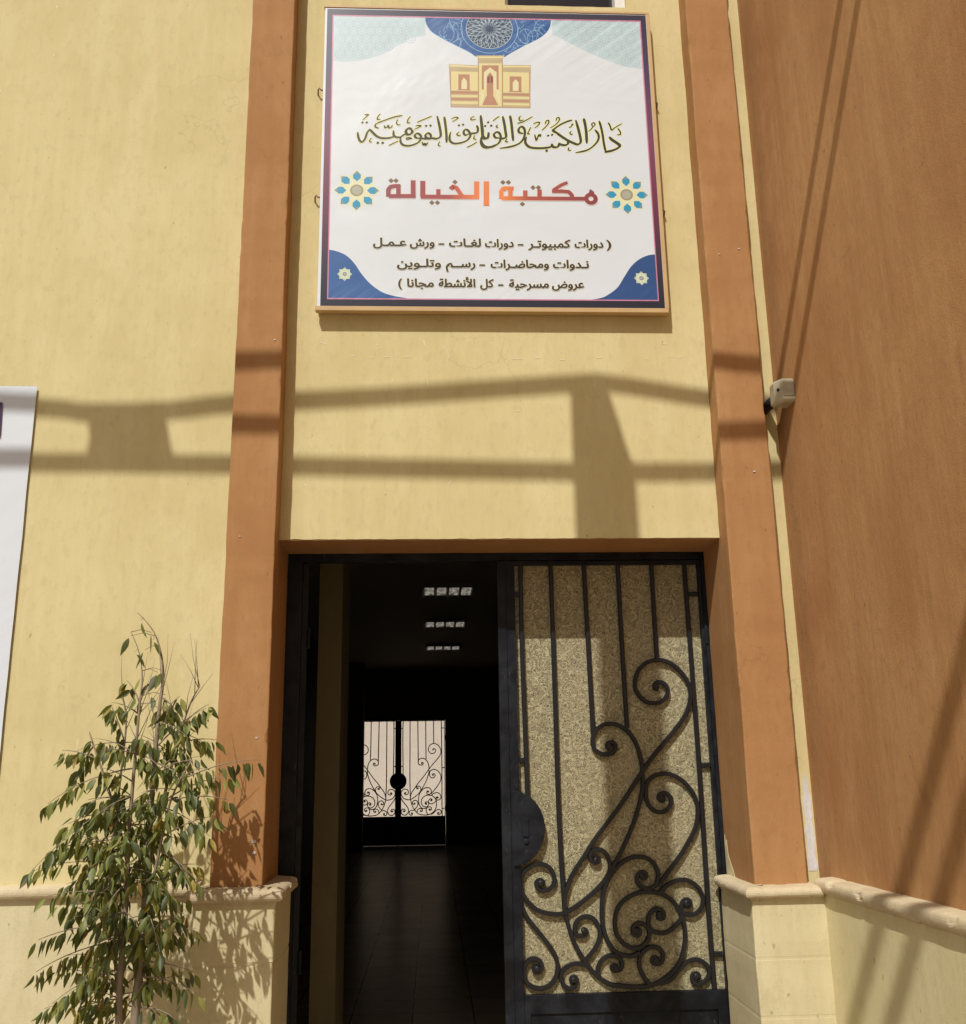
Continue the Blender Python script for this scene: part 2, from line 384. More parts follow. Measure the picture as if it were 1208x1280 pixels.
# peeled paint on the narrow strip and by the plinth
def ragged(pts, seed, amp=.006, step=.018):
    out = []
    for i in range(len(pts)): out += edge(pts[i], pts[(i+1)%len(pts)], step, amp*2.2, seed+i*5)
    return out
m = MB(); m.prism(ragged([(1.632,1.125),(1.667,1.125),(1.668,1.30),(1.662,1.48),(1.650,1.545),(1.640,1.50),(1.634,1.36)],2), -.002, .004)
m.build('bare_patch', BARE, lib, label='white peeled patch of bare gypsum low on the narrow yellow strip')
m = MB()
pk = [(.165,1.088),(.235,1.087),(.29,1.09),(.292,1.23),(.285,1.262),(.276,1.21),(.262,1.242),(.245,1.175),(.215,1.14),(.19,1.12)]
m.add([(1.3503+.0006*nz(y*40,z*40,1),y,z) for y,z in pk]+[(1.355,y,z) for y,z in pk], [tuple(range(10)),tuple(range(19,9,-1))]+[(i,i+10,(i+1)%10+10,(i+1)%10) for i in range(10)])
m.build('bare_patch', CRM, lib)
for (x,z,r) in ((-.745,1.30,.010),(-.742,1.255,.008),(-.75,1.72,.004),(-.86,2.6,.004),(-.74,3.55,.004),(1.50,2.9,.005),(1.42,4.02,.004),(1.52,4.05,.005)):
    m = MB(); m.prism(ragged([(x-r,z-r*.6),(x+r,z-r*.4),(x+r*.8,z+r*.7),(x-r*.5,z+r*.8)], x*50, .002, .006), -.1275, -.1205); m.build('paint_chip', BARE, lib)
# scratches in the paint under the sign
SCR = plain('scratch_plaster',(.80,.72,.52),.8)
for px,py,lx,ly in ((400,428,9,3),(438,446,6,-1),(460,447,9,0),(480,447,7,-1),(505,446,10,1),(560,447,5,0),(640,449,14,0),(668,448,8,0),(700,450,7,0),(745,448,8,-1),(806,448,5,2),(836,446,6,0),(470,432,3,-1),(555,436,2,-4),(530,425,1,7),(534,475,1,7),(490,478,2,-5),(644,514,6,0),(385,546,4,0),(458,566,2,6),(560,606,4,-4),(380,605,4,3),(828,430,5,0),(846,447,8,0)):
    a = at(px,py,0); b = at(px+lx,py+ly,0)
    P = [(a.x,a.z),((a.x*.6+b.x*.4),(a.z*.6+b.z*.4)+.002),(b.x,b.z)]
    m = MB(); ribbon(m, P, [.002,.0045,.002], -.0012); m.build('paint_scratch', SCR, lib)

# ------------------------------------------------------------------ door leaves: traced ironwork
LEAFY = .305
def GP(ox, oy, s): return lambda x, y: (lambda p: (p.x-RX, p.z))(at(ox+x/s, oy+y/s, LEAFY))
full = GP(0,0,1.0); r2 = GP(730,810,6.711); r3 = GP(730,940,6.711); r4 = GP(640,1040,8.629); r5 = GP(740,1080,6.711); r6 = GP(640,1140,8.629)
def tr(f, *p): return [f(p[i],p[i+1]) for i in range(0,len(p),2)]
BARS = [tr(full,651,700,652.6,800,655.5,880,660,1000), tr(full,688.5,700,693.5,850,699.5,1030,706.6,1142), tr(full,730,700,736,810,742,918),
        tr(full,772.3,700,778.4,810,784.6,910), tr(full,814.5,700,821.9,824), tr(full,855.6,700,864.5,820,875.3,966,887,1147,894,1237)]
TIES = [tr(full,638,743,652,743), tr(full,640,950,658,950), tr(full,858,742,873,742), tr(full,874,957,890,956), tr(full,889,1193,904,1193)]
SCROLLS = [
 tr(r2,628,345,595,330,612,292,660,288,705,335,700,395,660,445,590,462,510,440,450,370,432,290,460,190,530,122,620,98,720,120,810,190,875,285,898,380,888,475,850,570,780,670,690,780,600,890,520,1000,440,1120,350,1262,250,1402)
   + tr(r3,150,660,60,785) + tr(r4,800,240,690,405,620,540,582,660,572,780,575,890),
 tr(r2,220,840,200,832,203,803,238,788,268,815,262,862,220,890,150,886,95,850,76,790,92,710,150,652,230,635,310,655,390,720,440,800,475,900,492,1000,497,1100)
   + tr(r3,500,230,490,340,460,470,420,600,370,720,310,850,250,960,205,1070),
 tr(r3,495,1062,522,1055,522,1020,482,1012,450,1058,470,1120,540,1150,605,1115,627,1030,600,950,540,895,460,880,370,900,290,960,220,1050) + tr(r5,108,210,88,330,90,480,120,610,180,715,250,763,335,775,405,745),
 tr(r3,678,396,655,410,632,386,648,353,698,348,738,395,725,455,680,500,610,500,552,450,525,370,532,270,580,210,660,182,740,190,830,240,910,330,953,430,960,530,940,640,890,740,820,860,740,970,670,1065,630,1130),
 tr(r4,328,575,340,540,300,520,268,552,278,602,325,635,395,622,445,580,462,500,430,412,360,357,280,347,190,380,120,460,102,560,122,670,190,770,280,845,400,882,540,886,640,840,720,787,820,710,930,610,1020,500,1062,400,1050,290,1000,212,930,187,865,215,845,275,880,330,930,325,942,290,910,278,900,305),
 tr(r4,95,765) + tr(r6,160,50,250,170,340,280,430,400,480,500,497,600,480,700,420,788,330,828,240,818,170,770,135,690,142,590,190,522,250,508,310,540,328,600,295,652,248,645,240,605,270,595,285,620),
 tr(r6,578,20,605,120,650,270,710,400,790,530,880,650,970,730,1080,790) + tr(r5,220,1022,340,1034,450,1030,560,1000,660,930,740,830,780,700,786,580,770,470,740,400,690,320,620,270,540,242,450,235,350,260,260,320,212,400,196,500,212,590,262,660,330,703,400,705,450,670,484,610,480,550,440,508,390,500,350,535,352,588,395,600,408,565,380,552,375,575),
 tr(r5,557,430,566,458,600,455,608,420,578,385,530,382,490,425,478,500,510,560,590,583,660,560,720,505,765,450),
 tr(r5,790,338,806,358,832,345,824,310,785,303,757,345,762,400,820,430,890,410,935,340,930,260,880,182,800,137,720,140,640,177,575,240),
 tr(r5,558,808,536,786,510,806,525,838,575,838,602,790,590,730,540,700,470,710,420,760,400,830,415,900,450,965,500,1020),
 tr(r5,214,870,192,852,170,872,196,898,245,882,257,830,220,780,150,772,90,808,58,870,52,940),
 tr(r5,880,958,905,952,893,926,855,930,848,975,880,1010,935,1003,983,950,985,880,940,827,870,805,800,830,740,890,670,970,580,1010),
 tr(r6,768,210,786,190,812,214,797,250,745,262,700,245,682,205,692,130,740,72,820,52,900,92,953,200,940,320,880,430,795,530),
 tr(r6,670,752,646,752,652,716,690,710,708,755,680,808,620,832,560,790,535,700,565,622,640,575,720,562,800,580),
]
KNOBS = [tr(r2,612,330)+[.016], tr(r2,215,822)+[.019], tr(r3,492,1042)+[.018], tr(r3,662,388)+[.017], tr(r4,315,556)+[.018], tr(r4,908,305)+[.015], tr(r6,275,620)+[.018], tr(r5,378,565)+[.017],
         tr(r5,572,430)+[.019], tr(r5,800,332)+[.019], tr(r5,545,812)+[.019], tr(r5,205,882)+[.019], tr(r5,880,945)+[.018], tr(r6,780,208)+[.016], tr(r6,668,738)+[.016]]

def make_leaf(hinge, flip, rz, glass, label=None, frame_label=None):
    """one leaf of the grilled double door; local x runs from the hinge (0) to the meeting edge (-1.04)"""
    s = -1 if flip else 1
    def fx(mb):
        if flip: mb.v = [(-x,y,z) for x,y,z in mb.v]
        return mb
    b = lambda X: X-RX
    m = MB()                                                            # steel frame and kick panel
    m.box(b(.357),b(.402),.300,.345,.02,2.568); m.box(b(1.316),b(1.332),.302,.344,.02,2.568)
    m.box(b(.402),b(1.316),.303,.343,2.548,2.568); m.box(b(.402),b(1.316),.304,.342,.518,.596)
    m.box(b(.402),b(.43),.304,.342,.02,.518); m.box(b(1.27),b(1.316),.304,.342,.02,.518); m.box(b(.43),b(1.27),.304,.342,.02,.11)
    m.box(b(.43),b(1.27),.313,.333,.11,.518)
    m.box(b(1.3165),b(1.316),.3,.3,0,0) if False else None
    if not flip: m.box(b(.316),b(.358),.294,.338,.015,2.566)             # meeting strip on the active leaf only
    else: m.box(b(.352),b(.3575),.306,.340,.02,2.566)
    for z in (.75,2.2): m.tube([(b(1.337),.297,z-.05),(b(1.337),.297,z+.05)], .008, 8)
    leaf = fx(m).build('metal_door', BLK, lib, bevel=.0015)
    if frame_label: leaf['label'] = frame_label
    leaf.location = hinge; leaf.rotation_euler.z = rz
    m = MB(); m.box(b(.395),b(1.322),.331,.336,.59,2.552); fx(m).build('glass_pane', glass, leaf)
    m = MB(); k = 0
    for P in BARS:
        flatbar(m, catmull(P,5),   .0205, .307+k*.0003, .324); k += 1
    for P in TIES:
        flatbar(m, P, .022, .309+k*.0002, .324); k += 1
    for P in SCROLLS:
        Q = catmull(P,5)
        flatbar(m, Q, .0195, .3035+k*.0003, .322); k += 1
    for x,z,r in [(q[0][0],q[0][1],q[1]) for q in KNOBS]:
        n = 14; r *= .76; rr = ((r,.322),(r,.3035),(r*.85,.3015),(r*.4,.301))
        vs = [(x+a*cos(2*pi*i/n),y,z+a*sin(2*pi*i/n)) for a,y in rr for i in range(n)]
        m.add(vs, [(j*n+i,j*n+(i+1)%n,(j+1)*n+(i+1)%n,(j+1)*n+i) for j in range(3) for i in range(n)]+[tuple(range(3*n,4*n))], 0, True)
    fx(m).build('grille', IRON, leaf)
    m = MB(); c = (b(.365),1.309); R = .167; P = [(c[0]+.002,c[1]-R),(c[0]+.002,c[1]+R)]
    P = [(c[0]+R*.90*sin(a),c[1]+R*cos(a)) for a in [pi*i/20 for i in range(21)]]
    m.prism(P, .289, .300); m.box(c[0]+.045,c[0]+.075,.283,.289,1.27,1.35); m.tube([(c[0]+.06,.289,1.25),(c[0]+.06,.28,1.25)],.012,12)
    fx(m).build('handle_plate', BLK, leaf, bevel=.002)
    return leaf
make_leaf((RX,0,0), False, 0, FGL, frame_label='closed right leaf with figured glass behind curling iron bars')
make_leaf((LX+.075-.02,.0,0), True, 0, FGL, frame_label='left leaf swung open into the corridor')
# the open leaf swings about its own hinge line
lf = [o for o in lib.children if o.name.startswith('metal_door')][1]
hx = -.637; ang = radians(112)
R_ = Matrix.Translation((hx,.335,0)) @ Matrix.Rotation(ang,4,'Z') @ Matrix.Translation((-.02,-.335,0))
lf.location = R_.translation; lf.rotation_euler.z = ang
# steel frame round the doorway
m = MB(); m.box(LX+.001,-.632,.298,.36,0,HEAD-.002); m.box(1.333,RX-.001,.298,.36,0,HEAD-.002); m.box(-.632,1.333,.300,.358,2.571,HEAD-.002)
m.box(-.645,-.628,.296,.302,1.36,1.46)
m.build('door_frame', BLK, lib)
m = MB(); m.box(LX,RX,.02,.36,0,.03); m.build('threshold', plain('stone_step',(.3,.27,.22),.6), lib)

# ------------------------------------------------------------------ corridor behind the door
FARY, CX0, CX1, CZ = 17.3, -1.95, 2.3, 3.665
m = MB(); m.box(CX0-.1,CX1+.1,.36,FARY+.25,.002,.012); m.build('corridor_floor', TILE, lib)
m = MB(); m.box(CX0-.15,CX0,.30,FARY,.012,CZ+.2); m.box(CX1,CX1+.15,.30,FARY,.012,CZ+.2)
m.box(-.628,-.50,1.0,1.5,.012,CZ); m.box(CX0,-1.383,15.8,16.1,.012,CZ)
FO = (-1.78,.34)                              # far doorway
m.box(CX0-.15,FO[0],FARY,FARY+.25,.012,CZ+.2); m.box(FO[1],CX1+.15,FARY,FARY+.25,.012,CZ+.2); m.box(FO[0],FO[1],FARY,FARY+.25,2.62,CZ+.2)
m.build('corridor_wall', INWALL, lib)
m = MB(); m.box(CX0-.15,CX1+.15,.30,FARY+.3,CZ,CZ+.22); m.build('corridor_ceiling', CEIL, lib)
fl = make_leaf((.275+.0,FARY-.3,0), False, 0, PANE, frame_label='right leaf of the far door seen against the light')
fl2 = make_leaf((-1.755,FARY-.3,0), True, 0, PANE, frame_label='left leaf of the far door seen against the light')
m = MB(); m.box(FO[0],-1.735,FARY+.0,FARY+.06,0,2.62); m.box(.258,FO[1],FARY,FARY+.06,0,2.62); m.box(-1.735,.258,FARY,FARY+.06,2.57,2.62)
m.build('door_frame', BLK, lib)

# yard behind the building
CT = plaster('yard_wall_paint', (.80,.73,.65), (.82,.76,.69), (.76,.69,.60))
m = MB(); m.box(-9,8,25,25.3,0,5.5)
tag(m.build('yard_wall', CT), 'pale rear yard wall seen bright through the far door glass', 'wall')

# ceiling lights
FRM = plain('fixture_paint',(.35,.33,.29),.5)
def glow_strip():
    mt,t,b = newmat('emissive_strip'); b.inputs['Base Color'].default_value = (.7,.68,.6,1)
    n = noisetex(t, coords(t,(9,3,1)), 2.2, 3)
    b.inputs['Emission Color'].default_value = (1.0,.93,.78,1); t.links.new(ramp(t, n, [(.36,.02),(.66,.33)]), b.inputs['Emission Strength']); return mt  # weak emission, broken up by noise, makes the louvre cells glow unevenly
GSTRIP = glow_strip()
LBL = ['nearest and largest louvred ceiling light in the dark corridor','middle of the three louvred ceiling lights in the corridor','farthest and smallest louvred ceiling light above the far door']
for i,y in enumerate((7.25,10.1,13.1)):
    t = thing('ceiling_light', LBL[i], 'ceiling light', (.18,y,CZ), 0, 'louvred ceiling lights along the corridor')
    m = MB(); m.box(-.30,.30,-.3,.3,-.035,0)
    for x in (-.295,-.145,0,.145,.295): m.box(x-.012,x+.012,-.3,.3,-.075,-.035)
    for y0 in (-.29,.29): m.box(-.283,.283,y0-.008,y0+.008,-.05,-.035)
    m.build('fixture_frame', FRM, t)
    for k in range(4):
        x0 = -.2205+k*.147
        m = MB(); m.box(x0-.055,x0+.055,-.27,.27,-.041,-.036)
        m.build('tube', GSTRIP, t)  # flat emissive strip in one louvre cell, no round tube

# ------------------------------------------------------------------ brown side wing
TILT = .03
def sx(y): return CORNER - TILT*y
wing = thing('side_wing', 'tall plain brown wing wall running forward on the right of the doorway', 'building')
def slab(mb, off, z0, z1, y0=-.0, y1=-9.0, depth=.4):
    a = [(sx(y0)-off,y0),(sx(y1)-off,y1),(sx(y1)+depth,y1),(sx(y0)+depth,y0)]
    mb.add([(x,y,z0) for x,y in a]+[(x,y,z1) for x,y in a], [(0,1,2,3),(7,6,5,4),(0,4,5,1),(1,5,6,2),(2,6,7,3),(3,7,4,0)])
m = MB(); slab(m, 0, 0, 8.4, -.001); m.build('side_wall', BRN, wing)
m = MB(); slab(m, .052, 0, 1.06, -.16, -9.01, .0); m.build('plinth', WPL, wing)
m = MB(); moulding(m, [(sx(-.13)-.050,-.13),(sx(-9)-.050,-9)], prof(1.045,1.110,.030), seed=12); m.build('plinth_ledge', LEDGE, wing)

# junction box high in the corner
jb = thing('junction_box', 'small beige plastic box fixed high in the corner beside the brown wall', 'junction box', (1.643,-.19,3.262))
PLS = plain('aged_plastic',(.43,.39,.27),.5,var=.4,scale=22)
m = MB()
P = [(-.050,-.006),(-.022,-.062),(.045,-.062),(.045,.055),(-.050,.055)]
P = [(x*.9+.004,y*.9) for x,y in P]; n = len(P); zs = [(-.058,.80),(-.045,1),(.046,1),(.057,.86)]
m.add([(x*q,y*q,z) for z,q in zs for x,y in P], [(j*n+i,j*n+(i+1)%n,(j+1)*n+(i+1)%n,(j+1)*n+i) for j in range(3) for i in range(n)]+[tuple(range(n-1,-1,-1)),tuple(range(3*n,4*n))])
bd = m.build('box_body', PLS, jb, bevel=.003)
m = MB(); m.box(-.012,.038,-.0605,-.052,-.030,.036); m.build('lid', PLS, jb, bevel=.002)
m = MB(); m.tube([(-.01,.05,-.005),(-.02,.10,-.01),(-.025,.185,-.012)], .026, 10); RUB = plain('black_rubber',(.02,.018,.016),.6); m.build('cable_gland', RUB, jb)
m = MB(); m.tube([(-.028,-.0315,.006),(-.0305,-.034,.006)], .008, 8); m.build('knockout_hole', RUB, jb)

# ------------------------------------------------------------------ left banner
ban = thing('wall_banner', 'plain white vinyl banner hanging on the yellow wall, dark purple print at its left', 'banner')
def vinylmat(name, col, rough=.38, relief=1.0):
    mt,t,b = newmat(name); v = coords(t)
    t.links.new(mix(t,[c*.95 for c in col],col,noisetex(t,v,3,3)), b.inputs['Base Color']); b.inputs['Roughness'].default_value = rough
    wv = noisetex(t, coords(t,(1.0,1,1.0)), 1.7, 3, .5, .6)
    # diagonal creases gathered toward the upper right corner
    tc = t.nodes.new('ShaderNodeTexCoord'); mp = t.nodes.new('ShaderNodeMapping'); mp.vector_type = 'TEXTURE'
    mp.inputs['Rotation'].default_value = (0,radians(-38),0); mp.inputs['Location'].default_value = (1.1,0,5.4)
    t.links.new(tc.outputs['Object'], mp.inputs[0])
    st = t.nodes.new('ShaderNodeMapping'); st.inputs['Scale'].default_value = (1.3,1,16); t.links.new(mp.outputs[0], st.inputs[0])
    cr = noisetex(t, st.outputs[0], 1.0, 2, .5)
    sp = t.nodes.new('ShaderNodeSeparateXYZ'); t.links.new(tc.outputs['Object'], sp.inputs[0])
    top = ramp(t, addv(t, addv(t, sp.outputs[2], addv(t, sp.outputs[0], .45, 'MULTIPLY'), 'ADD'), -5.0, 'ADD'), [(.25,.05),(.85,1.0)])
    low = ramp(t, addv(t, sp.outputs[2], -3.74, 'ADD'), [(.0,.7),(.16,0)])
    msk = addv(t, top, low, 'MAXIMUM')
    bump(t, b, addv(t, addv(t, wv, .6, 'MULTIPLY'), addv(t, addv(t, cr, msk, 'MULTIPLY'), .42, 'MULTIPLY')), .5, .03*relief); return mt
WV = vinylmat('white_vinyl',(.68,.72,.77), .65, .35)
m = MB(); nx,nzz = 24,40
for j in range(nzz+1):
    for i in range(nx+1):
        x = -3.4+i/nx*(3.4-1.859); z = 1.30+j/nzz*(3.357-1.30)
        e = 0 if i == nx else .002*nz(x*2.1,z*3.3,2)
        m.v.append((x+(.0025*nz(z*4,9,1) if i==nx else 0), -.014+e, z+(.004*nz(x*5,3,3) if j==nzz else 0)))
for j in range(nzz):
    for i in range(nx): m.f.append([j*(nx+1)+i,j*(nx+1)+i+1,(j+1)*(nx+1)+i+1,(j+1)*(nx+1)+i]); m.mi.append(0); m.sm.append(True)
o = m.build('banner_sheet', WV, ban, fix=False)
sol = o.modifiers.new('thick','SOLIDIFY'); sol.thickness = .0012
es = o.modifiers.new('split','EDGE_SPLIT'); es.split_angle = radians(35)
a = at(3.5,503,-.02); b_ = at(.5,546,-.02)
m = MB(); m.prism([(a.x,a.z),(b_.x,b_.z),(-3.1,b_.z),(-3.1,a.z)], -.0215,-.0205); m.build('banner_print', plain('purple_print',(.05,.02,.07),.4), ban)

# ------------------------------------------------------------------ the library sign
SY = -.06
sign = thing('sign_board', 'square white sign with Arabic lettering and blue ornaments mounted above the door', 'sign', (0,0,0))
tl = at(408,10,SY); trr = at(808,18,SY); brr = at(835,389,SY); bl = at(396,386,SY)
SX0,SX1,SZ0,SZ1 = -.556,1.160,3.743,5.470
OCH = plain('ochre_frame_paint',(.54,.36,.165),.55,var=.15,scale=9,bmp=.002)
m = MB(); fr = .014
m.box(SX0,SX1,-.052,-.004,SZ0,SZ1)
m.box(SX0-.006,SX1+.006,SY-.004,-.030,SZ0-.010,SZ0+fr); m.box(SX1-.012,SX1+.008,SY-.004,-.030,SZ0+fr,SZ1); m.box(SX0-.004,SX1+.006,SY-.004,-.030,SZ1,SZ1+.014)
m.build('sign_frame', OCH, sign, bevel=.002)
def S(ox,oy,s): return lambda x,y: (lambda p:(p.x,p.z))(at(ox+x/s, oy+y/s, SY))
P1 = S(0,0,1.0)
def prt(f,*p): return [f(p[i],p[i+1]) for i in range(0,len(p),2)]
layer = [0]
def LY():                                       # each ink layer sits a hair above the one before
    layer[0] += 1; return SY-.0004-layer[0]*.00001
def ink(name, col, rough=.38): return vinylmat(name, col, rough)
WHT = ink('sign_vinyl',(.695,.745,.79)); NAVY = ink('navy_ink',(.022,.026,.05)); MAR = ink('maroon_ink',(.20,.055,.09)); PNK = ink('pink_ink',(.58,.22,.34))
BLUE = ink('blue_ink',(.022,.105,.32)); DBLUE = ink('deep_blue_ink',(.022,.075,.235)); LACE = ink('lace_ink',(.28,.50,.72)); TEAL = ink('teal_ink',(.03,.055,.12))
PALE = ink('pale_blue_ink',(.52,.65,.69)); PALEL = ink('pale_line_ink',(.40,.55,.60)); GOLDL = ink('pale_gold_ink',(.72,.66,.36)); INK = ink('lettering_ink',(.03,.026,.012))
HALO = ink('halo_ink',(.80,.80,.40)); CYAN = ink('cyan_ink',(.02,.30,.52)); OLIVE = ink('olive_ink',(.33,.29,.17)); SANDI = ink('sand_ink',(.74,.66,.31)); SANDL = ink('light_sand_ink',(.76,.71,.42)); BRICK = ink('brick_ink',(.47,.23,.13)); TAN = ink('tan_ink',(.50,.40,.22))
def gradient_ink():
    mt,t,b = newmat('gradient_ink'); tc = t.nodes.new('ShaderNodeTexCoord'); sp = t.nodes.new('ShaderNodeSeparateXYZ'); t.links.new(tc.outputs['Object'], sp.inputs[0])
    u = addv(t, addv(t, sp.outputs[0], .36, 'ADD'), 1/.70, 'MULTIPLY')
    t.links.new(ramp(t, u, [(.18,(.27,.05,.07)),(.55,(.36,.075,.06)),(.76,(.80,.22,.06)),(.86,(.75,.19,.06)),(1.0,(.40,.07,.05))]), b.inputs['Base Color']); b.inputs['Roughness'].default_value = .4
    return mt
def gradient_ink2():
    mt,t,b = newmat('line_gradient_ink'); tc = t.nodes.new('ShaderNodeTexCoord'); sp = t.nodes.new('ShaderNodeSeparateXYZ'); t.links.new(tc.outputs['Object'], sp.inputs[0])
    u = addv(t, addv(t, sp.outputs[0], P1(480,240)[0], 'SUBTRACT'), 1/(P1(750,240)[0]-P1(480,240)[0]), 'MULTIPLY')
    t.links.new(ramp(t, u, [(0,(.26,.045,.06)),(.30,(.36,.06,.06)),(.42,(.78,.20,.06)),(.55,(.80,.23,.05)),(.66,(.42,.08,.05)),(1,(.22,.035,.05))]), b.inputs['Base Color']); b.inputs['Roughness'].default_value = .4
    return mt
REDG = gradient_ink2()
def border_ink():
    mt,t,b = newmat('border_ink'); tc = t.nodes.new('ShaderNodeTexCoord'); sp = t.nodes.new('ShaderNodeSeparateXYZ'); t.links.new(tc.outputs['Object'], sp.inputs[0])
    u = addv(t, addv(t, sp.outputs[2], SZ0, 'SUBTRACT'), 1/(SZ1-SZ0), 'MULTIPLY')
    t.links.new(ramp(t, u, [(0,(.018,.02,.035)),(.12,(.03,.03,.05)),(.36,(.16,.035,.07)),(.55,(.20,.06,.11)),(.8,(.06,.045,.10)),(1,(.03,.025,.05))]), b.inputs['Base Color']); b.inputs['Roughness'].default_value = .32
    return mt
def poly(mb, pts, mi=0): mb.add([(x,LYV[0],z) for x,z in pts], [tuple(range(len(pts)))], mi)
LYV = [0]
def sheet(name, mat, pts, parent=sign):
    LYV[0] = LY(); m = MB(); poly(m, pts); return m.build(name, mat, parent, fix=False)
panel = sheet('sign_panel', WHT, [(SX0+.002,SZ0+.012),(SX1-.010,SZ0+.012),(SX1-.010,SZ1-.002),(SX0+.002,SZ1-.002)])
def at_s(*p): return prt(P1,*p)
# border: dark band then a pink hairline
i0 = at_s(401,13,410,11.5,804,19,831,385,402,382)     # outer
O_ = [P1(409.5,11),P1(807,19.5),P1(831.5,385.5),P1(400.5,383)]
I_ = [P1(416,18.5),P1(801,26),P1(824,376.5),P1(409,374)]
J_ = [P1(417.5,20),P1(799.5,27.5),P1(822.5,375),P1(410.5,372.5)]
def frame_band(name, mat, A, B):
    LYV[0] = LY(); m = MB(); y = LYV[0]
    m.add([(x,y,z) for x,z in A+B], [(0,1,5,4),(1,2,6,5),(2,3,7,6),(3,0,4,7)]); return m.build(name, mat, sign, fix=False)
# pale corner waves
zf = S(380,0,2.517)
sheet('pale_wave', PALE, catmull(prt(zf,88,42,380,48),1)+catmull(prt(zf,384,112,330,124,260,165,190,188,130,194,86,190),5), sign)
sheet('pale_wave', PALE, catmull(prt(zf,1064,62,780,56),1)+catmull(prt(zf,782,110,820,126,900,168,1000,207,1035,214,1072,217),5), sign)
# interlaced rings on the waves
def inside(px,py,side):
    if side == 0: return py < (77 if px < 455 else 77-(px-455)*.34) and 417 < px < 529
    return py < (50+max(0,px-695)*.42 if px < 790 else 86) and 693 < px < 802
for side,(xa,xb) in enumerate(((420,530),(695,803))):
    LYV[0] = LY(); m = MB(); yy = 20; row = 0
    while yy < 90:
        xx = xa+(row%2)*5.5
        while xx < xb:
            c0 = P1(xx,yy)
            for R0 in (.026,.013):
                pts = [(c0[0]+R0*cos(a*pi/8),c0[1]+R0*sin(a*pi/8)) for a in range(17)]
                if all(inside(xx+dx,yy+dy,side) for dx,dy in ((6,0),(-6,0),(0,6),(0,-6))) and yy > 24+side*3: ribbon(m, pts, .0032, LYV[0]-rnd.random()*.000006, 1e-7)
            xx += 11
        yy += 9.5; row += 1
    m.build('wave_tracery', PALEL, sign, fix=False)
# medallion
ze = S(500,0,4.646)
MED = catmull(prt(ze,146,80,150,130,170,168,205,200,300,252,400,302,437,328),5)+catmull(prt(ze,612,331,640,312,720,268,820,217,868,165,880,100),5)
sheet('medallion', BLUE, MED, sign)
LYV[0] = LY(); m = MB()
mc = ze(520,168); R1 = (ze(655,168)[0]-ze(385,168)[0])/2
def inmed(x,z):
    q = False; n = len(MED)
    for i in range(n):
        a,b = MED[i],MED[i-1]
        if (a[1]>z)!=(b[1]>z) and x < (b[0]-a[0])*(z-a[1])/(b[1]-a[1])+a[0]: q = not q
    return q
def clip_ribbon(mb, pts, wd):
    run = []
    for p in pts+[None]:
        if p is not None and inmed(*p): run.append(p)
        else:
            if len(run) > 1: ribbon(mb, run, wd, LYV[0]-rnd.random()*.000006, 1e-7)
            run = []
for k in range(60):
    a = rnd.uniform(0,2*pi); r = R1*rnd.uniform(1.35,2.6); c0 = (mc[0]+r*cos(a), mc[1]+r*.6*sin(a)); rr = rnd.uniform(.02,.05); tt = rnd.uniform(0,6)
    clip_ribbon(m, [(c0[0]+rr*cos(tt+q*.25),c0[1]+rr*sin(tt+q*.25)*1.3) for q in range(14) if math.hypot(c0[0]+rr*cos(tt+q*.25)-mc[0],c0[1]+rr*1.3*sin(tt+q*.25)-mc[1]) > R1*1.22], .0022)
clip_ribbon(m, [(mc[0]+R1*1.22*cos(a*pi/24),mc[1]+R1*1.22*sin(a*pi/24)) for a in range(49)], .003)
clip_ribbon(m, [MED[i] for i in range(1,len(MED)-1)], .004)
m.build('medallion_tracery', LACE, sign, fix=False)
LYV[0] = LY(); m = MB()
poly(m, [(mc[0]+R1*cos(a*pi/20),min(mc[1]+R1*sin(a*pi/20),ze(520,82)[1])) for a in range(40)]); m.build('medallion_disc', TEAL, sign, fix=False)
LYV[0] = LY(); m = MB()
def star(mb, R0, R2, n, wd, ph=0):
    for k in range(n):
        a = 2*pi*k/n+ph; b2 = a+pi/n; c2 = a+2*pi/n
        clip_ribbon(mb, [(mc[0]+R*cos(t),mc[1]+R*sin(t)) for R,t in ((R0,a),((R0+R2)/2,(a+b2)/2),(R2,b2),((R0+R2)/2,(b2+c2)/2),(R0,c2))], wd)
clip_ribbon(m, [(mc[0]+R1*.99*cos(a*pi/24),mc[1]+R1*.99*sin(a*pi/24)) for a in range(49)], .0035)
star(m, R1*.97, R1*.52, 16, .003); star(m, R1*.78, R1*.30, 16, .0028, pi/16); star(m, R1*.5, R1*.16, 16, .0026); star(m, R1*.95, R1*.7, 16, .0022, pi/16)
m.build('medallion_star', ink('star_ink',(.42,.55,.60)), sign, fix=False)
# building emblem
def zpoly(name, mat, *p): return sheet(name, mat, prt(ze,*p), sign)
zpoly('emblem', TAN, 284,372,455,380,455,330,440,322,610,322,597,345,597,378,762,378,756,628,296,622)
LYV[0] = LY(); m = MB()
for p in ((298,415,453,418,453,528,298,526),(600,418,750,422,750,540,600,538),(460,368,592,368,592,618,460,618),(288,375,453,384,453,394,290,386),(600,382,760,382,758,392,600,392),(444,328,604,328,598,338,450,338),
          (298,551,453,553,453,566,298,564),(298,588,453,590,453,606,298,604),(600,560,752,563,752,576,600,573),(600,598,753,601,753,614,600,611)): poly(m, prt(ze,*p))
m.build('emblem_wall', SANDI, sign, fix=False)
LYV[0] = LY(); m = MB()
for p in ((340,432,406,433,406,520,340,518),(638,444,706,445,706,530,638,528),(476,380,574,380,574,520,476,520),(478,612,500,560,545,560,572,612),(298,530,453,532,453,546,298,544),(298,570,453,572,453,583,298,581),(600,542,752,546,752,557,600,553),(600,580,752,584,752,594,600,590)): poly(m, prt(ze,*p))
m.build('emblem_brick', BRICK, sign, fix=False)
